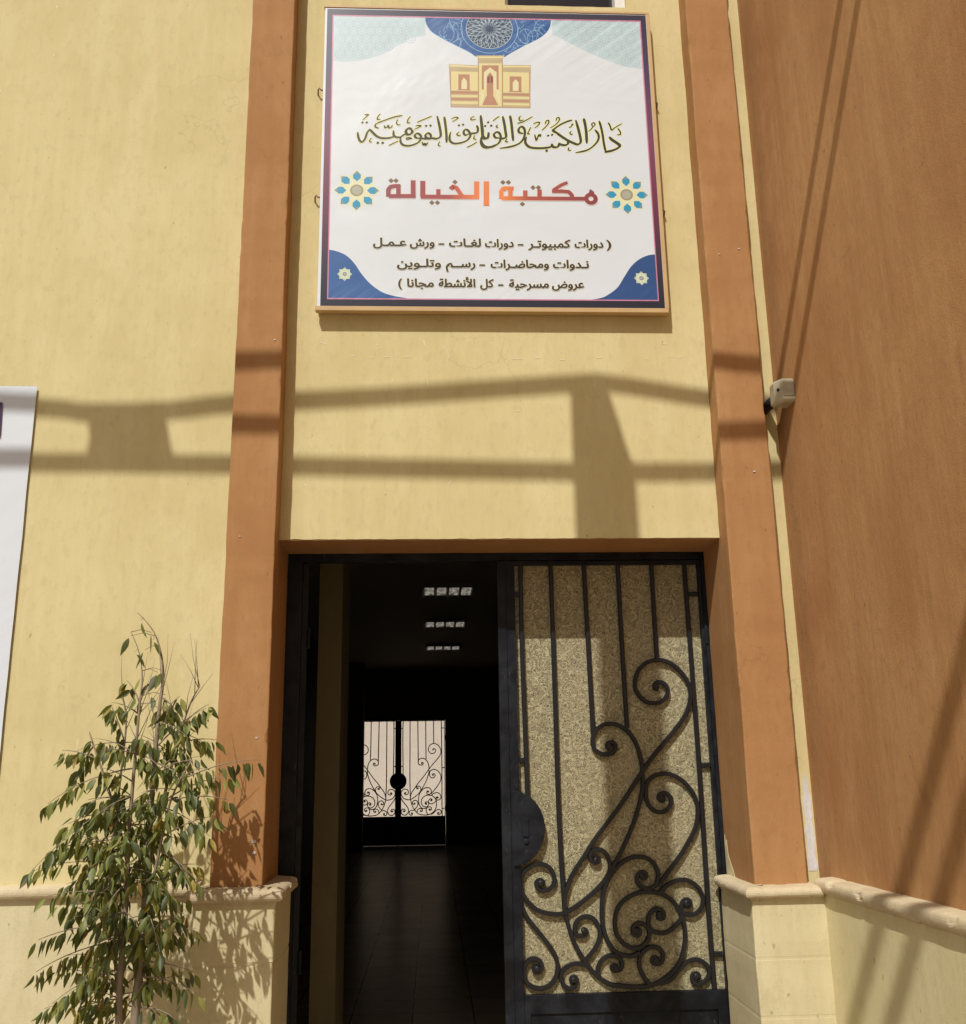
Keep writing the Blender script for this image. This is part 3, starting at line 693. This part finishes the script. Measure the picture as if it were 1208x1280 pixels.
LYV[0] = LY(); m = MB()
for p in ((358,518,358,470,372,450,390,470,390,518),(656,528,656,480,672,460,690,480,690,528),(488,520,488,420,524,392,562,420,562,520),(470,612,470,530,488,520,488,560),(580,612,580,530,562,520,562,560),): poly(m, prt(ze,*p))
m.build('emblem_arch', SANDL, sign, fix=False)
LYV[0] = LY(); m = MB()
for p in ((505,560,505,445,524,420,543,445,543,560),(336,518,410,520,410,526,336,524),(634,528,710,530,710,536,634,534)): poly(m, prt(ze,*p))
for a,b in (((455,330),(458,620)),((596,340),(596,622)),((296,622),(757,628)),((294,410),(298,622)),((755,415),(757,628))): ribbon(m, [ze(*a),ze(*b)], .0035, LYV[0]-.000005)
m.build('emblem_door', BRICK, sign, fix=False)
LYV[0] = LY(); m = MB()
for p in ((508,482,508,452,521,436,521,482),(527,482,527,436,540,452,540,482),): poly(m, prt(ze,*p))
m.build('emblem_door_leaf', ink('maroon_door_ink',(.22,.05,.03)), sign, fix=False)

# flowers
def flower(c, R, name, petal, glow, heart):
    LYV[0] = LY(); m = MB()
    poly(m, [(c[0]+R*(1.08 if k%2==0 else .80)*cos(k*pi/8+pi/2),c[1]+R*(1.08 if k%2==0 else .80)*sin(k*pi/8+pi/2)) for k in range(16)])
    fl_ = m.build(name, glow, sign, fix=False)
    LYV[0] = LY(); m = MB()
    for k in range(8):
        a = k*pi/4+pi/2; ca,sa = cos(a),sin(a)
        P = [(.46,0),(.62,.17),(.80,.18),(1.0,0),(.80,-.18),(.62,-.17)]
        poly(m, [(c[0]+R*(u*ca-v*sa),c[1]+R*(u*sa+v*ca)) for u,v in P])
    m.build('petals', petal, fl_, fix=False)
    LYV[0] = LY(); m = MB()
    for k in range(8):
        a = k*pi/4+pi/2; ca,sa = cos(a),sin(a)
        P = [(.78,.10),(.97,0),(.78,-.10),(.88,0)]
        poly(m, [(c[0]+R*(u*ca-v*sa),c[1]+R*(u*sa+v*ca)) for u,v in P])
    disc(m, c, R*.30, LYV[0]); m.build('flower_heart', heart, fl_, fix=False)
    LYV[0] = LY(); m = MB(); disc(m, c, R*.22, LYV[0]); m.build('flower_centre', ink('flower_grey',(.42,.42,.33)), fl_, fix=False)
f3 = S(410,205,5.752); f4 = S(600,205,5.491)
GLOW = ink('flower_glow',(.74,.74,.48))
flower(f3(208,190), .111, 'flower_ornament', CYAN, GLOW, OLIVE)
flower(f4(1008,212), .108, 'flower_ornament', CYAN, GLOW, OLIVE)
# blue corners
z7 = S(390,290,7.106); z8 = S(700,290,8.053)
sheet('blue_corner', BLUE, catmull(prt(z7,132,160,200,165,300,205,375,275,440,370,520,460,620,532,720,566,850,590),6)+prt(z7,130,590), sign)
sheet('blue_corner', DBLUE, catmull(prt(z8,1000,229,940,227,880,238,800,275,720,345,650,450,580,560,480,636,400,668,250,690),6)+prt(z8,1032,704), sign)
PALEY = ink('pale_flower_ink',(.62,.70,.50))
flower(z7(292,374), .034, 'small_flower', PALEY, PALEY, BLUE); flower(z8(822,466), .035, 'small_flower', PALEY, PALEY, BLUE)
frame_band('border_band', border_ink(), O_, I_); frame_band('pink_line', PNK, I_, J_)

# title in calligraphic strokes, traced pen paths: (zoom, width, points)
A2 = S(600,130,6.358); A1 = S(440,130,6.711)
px2m = (P1(700,170)[0]-P1(600,170)[0])/100
TITLE = [
 (A2,17,1028,262,1050,285,1085,308,1112,330,1098,350,1055,370,1010,380,990,384),(A2,13,948,135,962,180,975,240,985,310,992,345,1000,378),
 (A2,9,1020,148,1035,175,1048,208,1075,188,1130,156),(A2,8,1095,195,1112,215,1118,243,1090,245),
 (A2,8,895,182,890,158,905,150,915,165,900,182,880,205,862,218),(A2,13,915,205,938,235,945,268,930,305,890,345,840,372,760,388),
 (A2,16,826,115,838,170,846,230,850,315),(A2,15,762,128,780,190,795,250,802,300,780,322,745,312,690,285,630,245,590,212),
 (A2,14,735,128,690,142,640,165,590,200,582,212,605,232),(A2,9,728,165,738,160,725,180,708,188),(A2,7,728,215,715,230,728,245,738,238),
 (A2,15,700,285,700,315,680,328,650,325,625,315),(A2,15,632,308,625,335,605,345,580,340,572,315),(A2,15,572,320,565,340,520,350,450,352,395,343,365,315,362,285,372,262),
 (A2,13,536,248,548,256),(A2,13,568,242,580,250),(A2,15,522,368,540,376),(A2,9,436,242,442,270,450,290,462,262,470,245,480,258,486,240),
 (A2,8,520,160,528,135,545,132,548,150,530,175,505,200,492,212),(A2,8,605,135,612,112,628,110,632,128,612,155,580,180,560,190),(A2,8,425,160,450,148,475,148,462,172,435,192),(A2,7,405,185,390,215,380,238,400,238),
 (A2,14,345,235,315,228,308,205,325,182,348,190,358,220,352,265,325,305,280,330,220,345,158,353),(A2,9,298,155,345,142,420,100),(A2,8,325,95,312,115,322,135,350,125),
 (A2,15,240,92,250,150,258,220,265,295),(A2,15,182,98,195,160,205,225,208,262,185,275,150,272),
 (A2,14,155,270,125,268,112,245,130,225,155,232,166,265,155,305,115,335,65,348,30,342,10,315,4,285),(A2,15,6,92,12,150,18,215,25,270,48,275,66,260,68,225),
 (A2,13,60,142,72,150),(A2,13,36,172,48,180),(A2,13,84,168,96,178),(A2,9,105,135,130,115,155,98),(A2,7,142,165,130,180,145,192),(A2,7,215,275,205,300,228,302),(A2,7,710,345,702,365,725,372),
 (A1,15,1082,95,1090,160,1098,225,1100,265,1118,288,1142,284,1152,240),(A1,13,1092,270,1085,300,1100,340,1130,360,1170,358,1208,340),
 (A1,14,1048,180,1058,210,1050,240,1012,248,985,248),(A1,8,1028,103,1000,118,1005,135,1042,128),(A1,14,985,250,955,262,938,245,945,220,968,218,990,245,992,275,960,310,900,330,850,330,822,305,822,265,832,235),
 (A1,13,892,176,906,184),(A1,13,926,170,940,178),(A1,8,900,235,880,255,900,268,912,258),(A1,7,1032,265,1022,290,1045,300),(A1,9,965,365,1010,345,1052,318),(A1,8,835,125,870,112,892,118,870,135,842,150),
 (A1,15,776,108,786,180,794,260,795,325),(A1,15,716,102,732,170,745,240,742,275,712,292,675,288,655,292,610,292,565,288),(A1,14,655,290,625,282,618,262,640,245,662,262,660,288),
 (A1,13,616,180,630,188),(A1,13,652,178,668,186),(A1,14,575,288,540,285,528,265,548,248,575,262,580,290,555,325,500,348,450,350,418,335,408,305,412,275),
 (A1,9,548,155,600,132,672,103),(A1,8,535,188,560,180,580,186,555,200,525,214),(A1,9,450,290,475,283,500,290,470,298,455,302),
 (A1,17,505,215,478,205,455,225,462,255,490,255,508,235,500,215),(A1,14,460,250,432,262,405,280,370,278,352,262,350,222),(A1,15,360,270,320,285,260,288,215,275,175,240,148,210),
 (A1,14,150,212,128,245,112,290,90,318,68,310,54,275,50,235),(A1,9,272,180,280,200,298,192,305,180,312,202,332,195,340,178),(A1,11,205,165,270,140,350,112,425,97),(A1,10,205,165,195,190,225,205),
 (A1,13,82,152,96,160),(A1,13,118,152,132,160),(A1,14,210,322,226,332),(A1,14,250,322,268,332),(A1,8,240,82,220,105,215,130,240,130),(A1,8,385,130,375,160,392,178,408,168),(A1,8,492,105,472,130,468,158,492,158),(A1,9,310,350,350,330,392,310),
 (A1,8,90,135,115,115,140,90,105,92),(A1,7,165,285,148,312,168,322),(A1,9,590,318,600,345,612,330,620,350,640,320),(A1,7,738,315,725,345,745,355),
]
m1 = MB(); m2 = MB(); yh = LY(); yi = yh-.00032; ks = 0
for row in TITLE:
    f, wd = row[0], row[1]; sc = 6.358 if f is A2 else 6.711
    P = catmull(prt(f,*row[2:]),5); n = len(P); W = []
    for i in range(n):
        a = P[max(i-1,0)]; b = P[min(i+1,n-1)]; th = math.atan2(b[1]-a[1], b[0]-a[0])
        pen = .62+.42*abs(sin(th-radians(38))); tap = min(1,.55+i/(n*.22),.45+(n-1-i)/(n*.2))
        W.append(wd/sc*px2m*1.5*pen*tap)
    ks += 1
    ribbon(m1, P, [q+2.1*px2m for q in W], yh-ks*4e-6, 2e-8); ribbon(m2, P, W, yi-ks*4e-6, 2e-8)
m1.build('title_glow', HALO, sign, fix=False); m2.build('title_lettering', INK, sign, fix=False)
layer[0] += 64

# second line: broad geometric strokes with chisel ends
a3, a4 = f3, f4
LINE2 = [(a3,36,1139,132,1139,298),(a3,36,1070,126,1070,236),(a3,33,1088,238,880,238,668,236),(a3,30,882,182,900,162,925,172,958,222,975,236),(a3,30,795,182,795,232),(a3,36,683,122,683,236),
 (a3,34,614,118,614,232),(a3,32,632,232,520,232,440,232),(a3,32,436,236,436,185,452,165,480,160,522,160),(a3,32,508,152,508,232),
 (a4,30,742,240,440,238,150,236),(a4,30,148,240,148,190,160,170,185,168,232,170),(a4,30,210,168,210,236),(a4,30,312,182,312,236),(a4,30,410,176,410,236),(a4,24,602,128,560,145,505,180),(a4,28,495,188,560,188,610,192,632,215,632,240),(a4,36,45,120,45,288)]
m1 = MB(); m2 = MB(); yh = LY(); yi = yh-.00014
for k,row in enumerate(LINE2):
    f = row[0]; sc = 5.752 if f is a3 else 5.491
    P = prt(f,*row[2:]); wd = row[1]/sc*px2m
    Pd = []
    for i in range(len(P)-1):
        for q in range(4): t = q/4; Pd.append((P[i][0]*(1-t)+P[i+1][0]*t, P[i][1]*(1-t)+P[i+1][1]*t))
    Pd.append(P[-1])
    ribbon(m1, Pd, wd+1.5*px2m, yh-k*6e-6); ribbon(m2, Pd, wd, yi-k*6e-6)
c0 = a4(763,240); ro = 46/5.491*px2m; ri = 17/5.491*px2m
ring(m2, c0, ri, ro, yi-.00012); ring(m1, c0, ri*.7, ro+.8*px2m, yh-.00012)
pk = prt(a4,756,172,784,192,784,215,742,215); m2.add([(x,yi-.00013,z) for x,z in pk],[(0,1,2,3)])
m1.build('heading_glow', ink('heading_glow_ink',(.80,.66,.56)), sign, fix=False); m2.build('heading_lettering', REDG, sign, fix=False)
layer[0] += 30
yi = LY(); DOT = ink('dot_ink',(.22,.14,.06))
for f,x,y in ((a3,455,120),(a3,490,120),(a3,914,130),(a3,748,278),(a3,788,278),(a4,158,126),(a4,196,126),(a4,365,162),(a4,402,162),(a4,292,275)):
    c = f(x,y); r = 3.2*px2m; m1 = MB(); m1.add([(c[0]-r,yi,c[1]),(c[0],yi,c[1]-r),(c[0]+r,yi,c[1]),(c[0],yi,c[1]+r)],[(0,1,2,3)]); m1.build('heading_dot', DOT, sign, fix=False)
# three small lines, shaped from Arabic presentation forms
FORMS = {'ا':(0xFE8D,0xFE8E),'أ':(0xFE83,0xFE84),'ب':(0xFE8F,0xFE90,0xFE91,0xFE92),'ة':(0xFE93,0xFE94),'ت':(0xFE95,0xFE96,0xFE97,0xFE98),'ج':(0xFE9D,0xFE9E,0xFE9F,0xFEA0),'ح':(0xFEA1,0xFEA2,0xFEA3,0xFEA4),
 'د':(0xFEA9,0xFEAA),'ر':(0xFEAD,0xFEAE),'س':(0xFEB1,0xFEB2,0xFEB3,0xFEB4),'ش':(0xFEB5,0xFEB6,0xFEB7,0xFEB8),'ض':(0xFEBD,0xFEBE,0xFEBF,0xFEC0),'ط':(0xFEC1,0xFEC2,0xFEC3,0xFEC4),'ع':(0xFEC9,0xFECA,0xFECB,0xFECC),
 'غ':(0xFECD,0xFECE,0xFECF,0xFED0),'ك':(0xFED9,0xFEDA,0xFEDB,0xFEDC),'ل':(0xFEDD,0xFEDE,0xFEDF,0xFEE0),'م':(0xFEE1,0xFEE2,0xFEE3,0xFEE4),'ن':(0xFEE5,0xFEE6,0xFEE7,0xFEE8),'و':(0xFEED,0xFEEE),'ي':(0xFEF1,0xFEF2,0xFEF3,0xFEF4),'ـ':(0x640,)*4,
 'L':(0xFEF7,0xFEF8)}                        # L stands for the lam-alef-hamza ligature
def shape(wd):
    out = []
    for i,ch in enumerate(wd):
        if ch not in FORMS: out.append(ch); continue
        f = FORMS[ch]; pj = i > 0 and wd[i-1] in FORMS and len(FORMS[wd[i-1]]) == 4
        nj = len(f) == 4 and i < len(wd)-1 and wd[i+1] in FORMS
        out.append(chr(f[(3 if pj else 2) if nj else (1 if pj else 0)]))
    return ''.join(reversed(out))
SMALL = [(')',759,764,310),('دورات',719,754,309.8),('كمبيوتـر',661,713,309.6),('-',648,654,309),('دورات',607,642,309),('لغـات',562,601,308.4),('-',549,555,308),('ورش',513,543,307.8),('عـمـل',467,507.6,307.4),
 ('نـدوات',692,736,335.2),('ومحاضـرات',614,686,334.9),('-',600,606,334.4),('رســم',558,594,334.2),('وتلـوين',497,551,333.8),
 ('عروض',690.6,730,360.2),('مسرحية',637,686,359.8),('-',623.5,629,359.4),('كل',601,617,359.2),('الLنشطة'.replace('لL','L') if False else 'اLنشطة',549,594,359.0),('مجانا',509.6,542,358.6),('(',498.5,502.2,358.4)]
def text_mesh(s, off):
    cu = bpy.data.curves.new('text','FONT'); cu.body = s; cu.offset = off; cu.resolution_u = 3
    ob = bpy.data.objects.new('text',cu); C.objects.link(ob); bpy.context.view_layer.update()
    me = bpy.data.meshes.new_from_object(ob.evaluated_get(bpy.context.evaluated_depsgraph_get()))
    vs = [tuple(v.co) for v in me.vertices]; fs = [tuple(p.vertices) for p in me.polygons]
    bpy.data.objects.remove(ob); bpy.data.curves.remove(cu); bpy.data.meshes.remove(me); return vs, fs
m1 = MB(); m2 = MB(); yh = LY(); layer[0] += 20; yi = LY(); layer[0] += 20
for k,(wd,x0,x1,yb) in enumerate(SMALL):
    s = shape(wd); vs,fs = text_mesh(s, 0)
    if not vs: continue
    a,b = min(v[0] for v in vs), max(v[0] for v in vs)
    A = P1(x0,yb); B = P1(x1,yb); kx = (B[0]-A[0])/max(1e-6,b-a); kz = 14.6*px2m; tl_ = (B[1]-A[1])/(B[0]-A[0])
    if wd == '-': kz *= .9
    for mb,y,sh in ((m2,yi,.65),(m1,yh,1.35)):      # struck several times a hair apart: bold weight
        for q in range(8):
            ex, ez = (sh*px2m*cos(q*pi/4), sh*px2m*.8*sin(q*pi/4))
            mb.add([(A[0]+(v[0]-a)*kx+ex, y-k*3e-6-q*1.2e-5, A[1]+(v[0]-a)*kx*tl_+v[1]*kz+ez) for v in vs], fs)
m1.build('small_lettering_glow', ink('pale_halo_ink',(.82,.81,.62)), sign, fix=False); m2.build('small_lettering', ink('small_ink',(.045,.03,.02)), sign, fix=False)
# bent wire hooks holding the frame
RW = plain('rusty_wire',(.26,.19,.14),.6,.4)
for px,py,d in ((398,113,-1),(393,247,-1),(822,130,1),(832,265,1)):
    p = at(px,py,-.03); z = p.z; x = SX0 if d < 0 else SX1
    m = MB(); m.tube([(x-d*.012,-.028,z),(x+d*.012,-.03,z+.002),(x+d*.020,-.034,z+.012),(x+d*.026,-.03,z+.004),(x+d*.030,-.0,z-.006)], .0042, 6); m.build('wire_hook', RW, sign)

# ------------------------------------------------------------------ strings and cloth across the street (cast the long shadows)
CY = -2.4; DX, DZ = math.tan(SUN_AZ)*CY, -SUN_K*CY
CAB = plain('black_cable',(.03,.03,.03),.5)
def cable(pts, y, r, label):
    dx, dz = math.tan(SUN_AZ)*y, -SUN_K*y
    P = [(x+dx,y,z+dz) for x,z in pts]; m = MB(); m.tube([p for p in catmull(P,5)], r, 7)
    return tag(m.build('overhead_cable', CAB), label, 'cable', 'overhead cables across the street')
cable([(-12,3.6),(-6,3.42),(-3.2,3.31),(-1.86,3.255),(-1.64,3.232),(-1.25,3.24),(-.95,3.275),(-.3,3.31),(.68,3.383),(.88,3.383),(1.36,3.305),(1.72,3.27),(2.735,3.23)], CY, .031, 'upper thin black cable above the doorway carrying the cloths')
cable([(-12,3.1),(-6,3.02),(-3,2.99),(-1.86,2.984),(-1.25,2.978),(-.65,2.967),(.68,2.937),(1.36,2.935),(1.72,2.945),(2.735,2.96)], CY, .031, 'lower thin black cable above the doorway under the cloths')
cable([(-12,.3),(0,.18),(1.7,.17),(3.8,.17)], -5.0, .050, 'higher thick black cable crossing behind the viewer')
cable([(-12,-.05),(0,-.17),(1.7,-.18),(3.8,-.18)], -5.0, .050, 'lower thick black cable crossing behind the viewer')
CLO = plain('street_cloth',(.55,.5,.4),.8)
def cloth(name, pts, label, cat):
    m = MB(); m.prism([(x+DX,z+DZ) for x,z in pts], CY-.004, CY+.004); return tag(m.build(name, CLO), label, cat)
cloth('cloth_streamer', [(.669,.86),(.985,.86),(.966,2.95),(.935,3.05),(.90,3.19),(.855,3.36),(.835,3.395),(.69,3.40),(.672,3.3)], 'long narrow cloth streamer hanging from the upper cable', 'streamer')
cloth('cloth_pennant', [(-1.615,2.978),(-1.205,2.978),(-1.225,3.08),(-1.262,3.235),(-1.62,3.238),(-1.60,3.1)], 'small square cloth pennant tied between the two cables', 'pennant')

# ------------------------------------------------------------------ weeping fig in front of the left wall
fig = thing('weeping_fig', 'slender weeping fig with drooping dark green leaves before the yellow wall', 'tree', (-1.10,-.5,0))
BASE = Vector((-1.10,-.5,0))
def bark():
    mt,t,b = newmat('fig_bark'); v = coords(t,(1,1,.25)); n = noisetex(t,v,60,5,.6)
    t.links.new(mix(t,(.17,.125,.08),(.36,.29,.20),n), b.inputs['Base Color']); b.inputs['Roughness'].default_value = .8; bump(t,b,n,.5,.004); return mt
def leafmat():
    mt,t,b = newmat('fig_leaf'); gm = t.nodes.new('ShaderNodeNewGeometry')
    col = ramp(t, gm.outputs['Random Per Island'], [(0,(.045,.055,.018)),(.25,(.078,.098,.026)),(.48,(.125,.15,.036)),(.74,(.215,.235,.055)),(.95,(.30,.29,.07)),(.98,(.36,.25,.04)),(1.0,(.24,.10,.03))])
    n = noisetex(t, coords(t), 40, 3)
    col = mix(t, col, (.10,.13,.04), ramp(t,n,[(.5,0),(.8,.3)]))
    t.links.new(col, b.inputs['Base Color']); b.inputs['Roughness'].default_value = .5
    out = t.nodes['Material Output']; tr_ = t.nodes.new('ShaderNodeBsdfTranslucent'); t.links.new(mix(t,col,(.45,.5,.05),.35), tr_.inputs[0])
    x = t.nodes.new('ShaderNodeMixShader'); x.inputs[0].default_value = .22
    t.links.new(b.outputs[0], x.inputs[1]); t.links.new(tr_.outputs[0], x.inputs[2]); t.links.new(x.outputs[0], out.inputs[0]); return mt
def F(px,py,dy=0): return at(px,py,-.5+dy)-BASE
wood = MB(); fol = MB(); R = random.Random(11)
def leaf(p, droop, size):
    """folded pointed leaf hanging from p along droop"""
    d = droop.normalized(); side = d.cross(Vector((R.uniform(-1,1),R.uniform(-1.0,1.0),R.uniform(-.25,.25)))).normalized(); nn = d.cross(side)
    L = size; Wd = size*R.uniform(.18,.265); curl = R.uniform(.08,.42)*L*R.choice((1,1,-1)); fold = R.uniform(.3,.9)
    prof_ = ((0,.05),(.16,.62),(.38,1.0),(.62,.86),(.84,.40),(1.0,.02))
    vs = []
    for t_,w_2 in prof_:
        c = p+d*(.012+L*t_)+nn*(curl*t_*t_)+Vector((0,0,-.22*L*t_*t_))
        vs += [c+side*Wd*w_2+nn*Wd*w_2*fold, c, c-side*Wd*w_2+nn*Wd*w_2*fold]
    fs = []
    for i in range(5): fs += [(3*i,3*i+1,3*i+4,3*i+3),(3*i+1,3*i+2,3*i+5,3*i+4)]
    fol.add(vs, fs, 0, True)
def twig(a, b, dens=1.0, r=.004, arch=.35, lsize=.054, bare=.12):
    a = Vector(a); b = Vector(b); L = (b-a).length
    mid = a.lerp(b,.55)+Vector((0,0,L*arch*.45))+Vector((R.uniform(-1,1),R.uniform(-1,1),0))*L*.06
    n = max(5,int(L/.035)); pts = []
    for i in range(n+1):
        t_ = i/n; pts.append((1-t_)**2*a+2*t_*(1-t_)*mid+t_*t_*b)
    wood.tube(pts, [r*(1-.72*i/n) for i in range(n+1)], 5)
    step = .030/dens; s_ = L*bare; alt = 1
    while s_ < L:
        t_ = s_/L; p = (1-t_)**2*a+2*t_*(1-t_)*mid+t_*t_*b; tan = (2*(1-t_)*(mid-a)+2*t_*(b-mid)).normalized()
        sd_ = tan.cross(Vector((0,0,1))); sd_ = sd_.normalized() if sd_.length > .1 else Vector((R.uniform(-1,1),R.uniform(-1,1),0)).normalized()
        dr = Vector((0,0,-1))*R.uniform(.6,1.15)+sd_*alt*R.uniform(.15,.65)+tan*R.uniform(.05,.5)+Vector((R.uniform(-.2,.2),R.uniform(-.25,.1),0))
        leaf(p, dr, lsize*R.uniform(.72,1.18)); alt = -alt; s_ += step*R.uniform(.7,1.35)
    leaf(b, (b-mid)+Vector((0,0,-.12)), lsize*.9)
def stem(pts, r0, r1):
    P = [Vector(p) for p in catmull([tuple(p) for p in pts],5)]
    wood.tube(P, [r1+(r0-r1)*(1-i/(len(P)-1))**1.5 for i in range(len(P))], 8); return P
T1 = stem([Vector((.02,.0,0)),F(163,1350),F(172,1240),F(180,1150),F(186,1060),F(192,970,-.02),F(199,890,-.02),F(204,850),F(202,820),F(195,795),F(184,778),F(172,766)], .021, .0014)
T2 = stem([Vector((-.05,-.02,0)),F(146,1340,-.03),F(150,1230,-.03),F(157,1140,-.03),F(161,1050,-.04),F(168,960,-.05),F(175,880,-.04),F(178,845),F(174,815),F(164,790)], .017, .0014)
T3 = stem([Vector((-.02,.05,0)),F(150,1300,.08),F(143,1180,.09),F(138,1080,.1),F(150,980,.1),F(158,900,.08),F(150,860,.06)], .010, .003)
T4 = stem([F(184,1100),F(200,1020,.04),F(222,930,.05),F(238,880,.05),F(250,858,.04)], .009, .0025)
T5 = stem([F(178,1160),F(196,1080,-.08),F(214,1000,-.1),F(240,950,-.1)], .008, .003)
T6 = stem([F(160,1080,-.03),F(140,1000,-.06),F(120,940,-.06),F(112,915,-.05)], .007, .0025)
def near(P, z):
    return min(P, key=lambda q: abs(q.z-z))
# outer sprays, each ending where the photo shows its tip
SPR = [(T2,140,1000,40,1088,-.10),(T2,150,960,60,1005,-.08),(T6,125,945,78,938,-.05),(T6,118,930,92,985,.02),(T3,150,930,138,880,.05),(T2,165,900,140,878,-.02),(T2,160,1020,85,1030,-.12),(T3,140,1060,70,1060,.05),
 (T1,190,930,258,885,.02),(T4,230,905,262,880,.05),(T4,220,930,272,925,.06),(T5,225,975,322,950,-.06),(T5,215,1000,285,1000,-.08),(T4,205,1010,288,970,.04),(T1,190,1000,262,1045,-.12),(T5,205,1040,270,1020,-.1),(T1,188,1040,230,1090,-.14),
 (T1,185,1090,245,1080,.05),(T2,155,1120,60,1120,-.10),(T2,152,1160,48,1175,-.12),(T2,150,1180,45,1215,-.05),(T2,150,1210,65,1255,-.12),(T3,143,1150,75,1130,.06),(T3,145,1200,80,1195,.08),(T2,150,1240,100,1262,-.1),
 (T1,178,1180,245,1160,-.02),(T1,175,1210,242,1215,.0),(T1,172,1230,246,1242,-.08),(T1,178,1150,225,1150,-.12),(T1,174,1250,220,1275,-.1),(T3,150,1000,110,1000,.1),(T2,165,1000,120,1020,-.18),(T1,195,960,240,990,-.15),(T2,160,1060,110,1085,-.15),(T1,188,1060,210,1010,-.18),
 (T1,190,1080,150,1040,-.2),(T2,170,940,200,960,-.15),(T1,200,900,225,870,-.05),(T2,175,880,158,850,-.02),(T1,186,1110,215,1120,-.18),(T3,142,1110,100,1160,.02),(T2,158,1100,130,1140,-.2),(T2,152,1170,105,1225,-.18),(T1,182,1130,200,1190,-.2),(T4,215,950,250,1010,.08),(T5,200,1060,245,1100,-.12),(T3,140,1090,118,1120,.12),(T2,166,980,128,960,-.12),(T1,205,870,232,905,-.02)]
for T_,sxp,syp,ex,ey,dy in SPR:
    a = near(T_, F(sxp,syp).z); twig(a, F(ex,ey,dy), 1.75, .0034, .30)
for k in range(66):                                # inner fill
    T_ = R.choice((T1,T1,T2,T2,T3,T4,T5)); z = R.uniform(F(0,1270).z, F(0,900).z); a = near(T_, z)
    ang_ = R.uniform(0,2*pi); l_ = R.uniform(.10,.22)
    twig(a, a+Vector((cos(ang_)*l_, sin(ang_)*l_*.7, R.uniform(-.06,.10))), 1.35, .0026, .3)
for k in range(44):                                # fuller toward the base
    T_ = R.choice((T1,T2,T2,T3)); a = near(T_, R.uniform(F(0,1290).z, F(0,1030).z)); ang_ = R.uniform(0,2*pi); l_ = R.uniform(.12,.30)
    twig(a, a+Vector((cos(ang_)*l_-.03, sin(ang_)*l_*.6, R.uniform(-.08,.08))), 1.5, .0026, .3, .05)
for px,py in ((175,775),(188,790),(193,800),(165,795),(170,815),(181,812),(196,840),(188,850),(178,845),(206,868),(204,838),(190,868),(198,885)):
    p = F(px,py)+Vector((0,R.uniform(-.02,.02),0)); q = near(T1+T2,p.z); wood.tube([q,q.lerp(p,.5)+Vector((0,0,.012)),p],[.0018,.0014,.001],4)
    leaf(p, Vector((R.uniform(-.7,.5),R.uniform(-.3,.1),-.8)), R.uniform(.05,.068))
for k in range(30):                                # bare whips at the top
    a = near(R.choice((T1,T2,T4,T3)), F(0,R.uniform(860,960)).z); b = a+Vector((R.uniform(-.10,.10),R.uniform(-.05,.05),R.uniform(.10,.24)))
    wood.tube([a,a.lerp(b,.5)+Vector((R.uniform(-.01,.01),0,0)),b],[.002,.0014,.0006],4)
for k in range(22):                                # bare low twigs
    a = near(R.choice((T1,T2,T3)), F(0,R.uniform(1100,1290)).z); b = a+Vector((R.uniform(-.2,.2),R.uniform(-.12,.08),R.uniform(-.02,.12)))
    wood.tube([a,a.lerp(b,.5)+Vector((0,0,.015)),b],[.0034,.0024,.001],5)
wood.build('trunk', bark(), fig); fol.build('foliage', leafmat(), fig, fix=False)
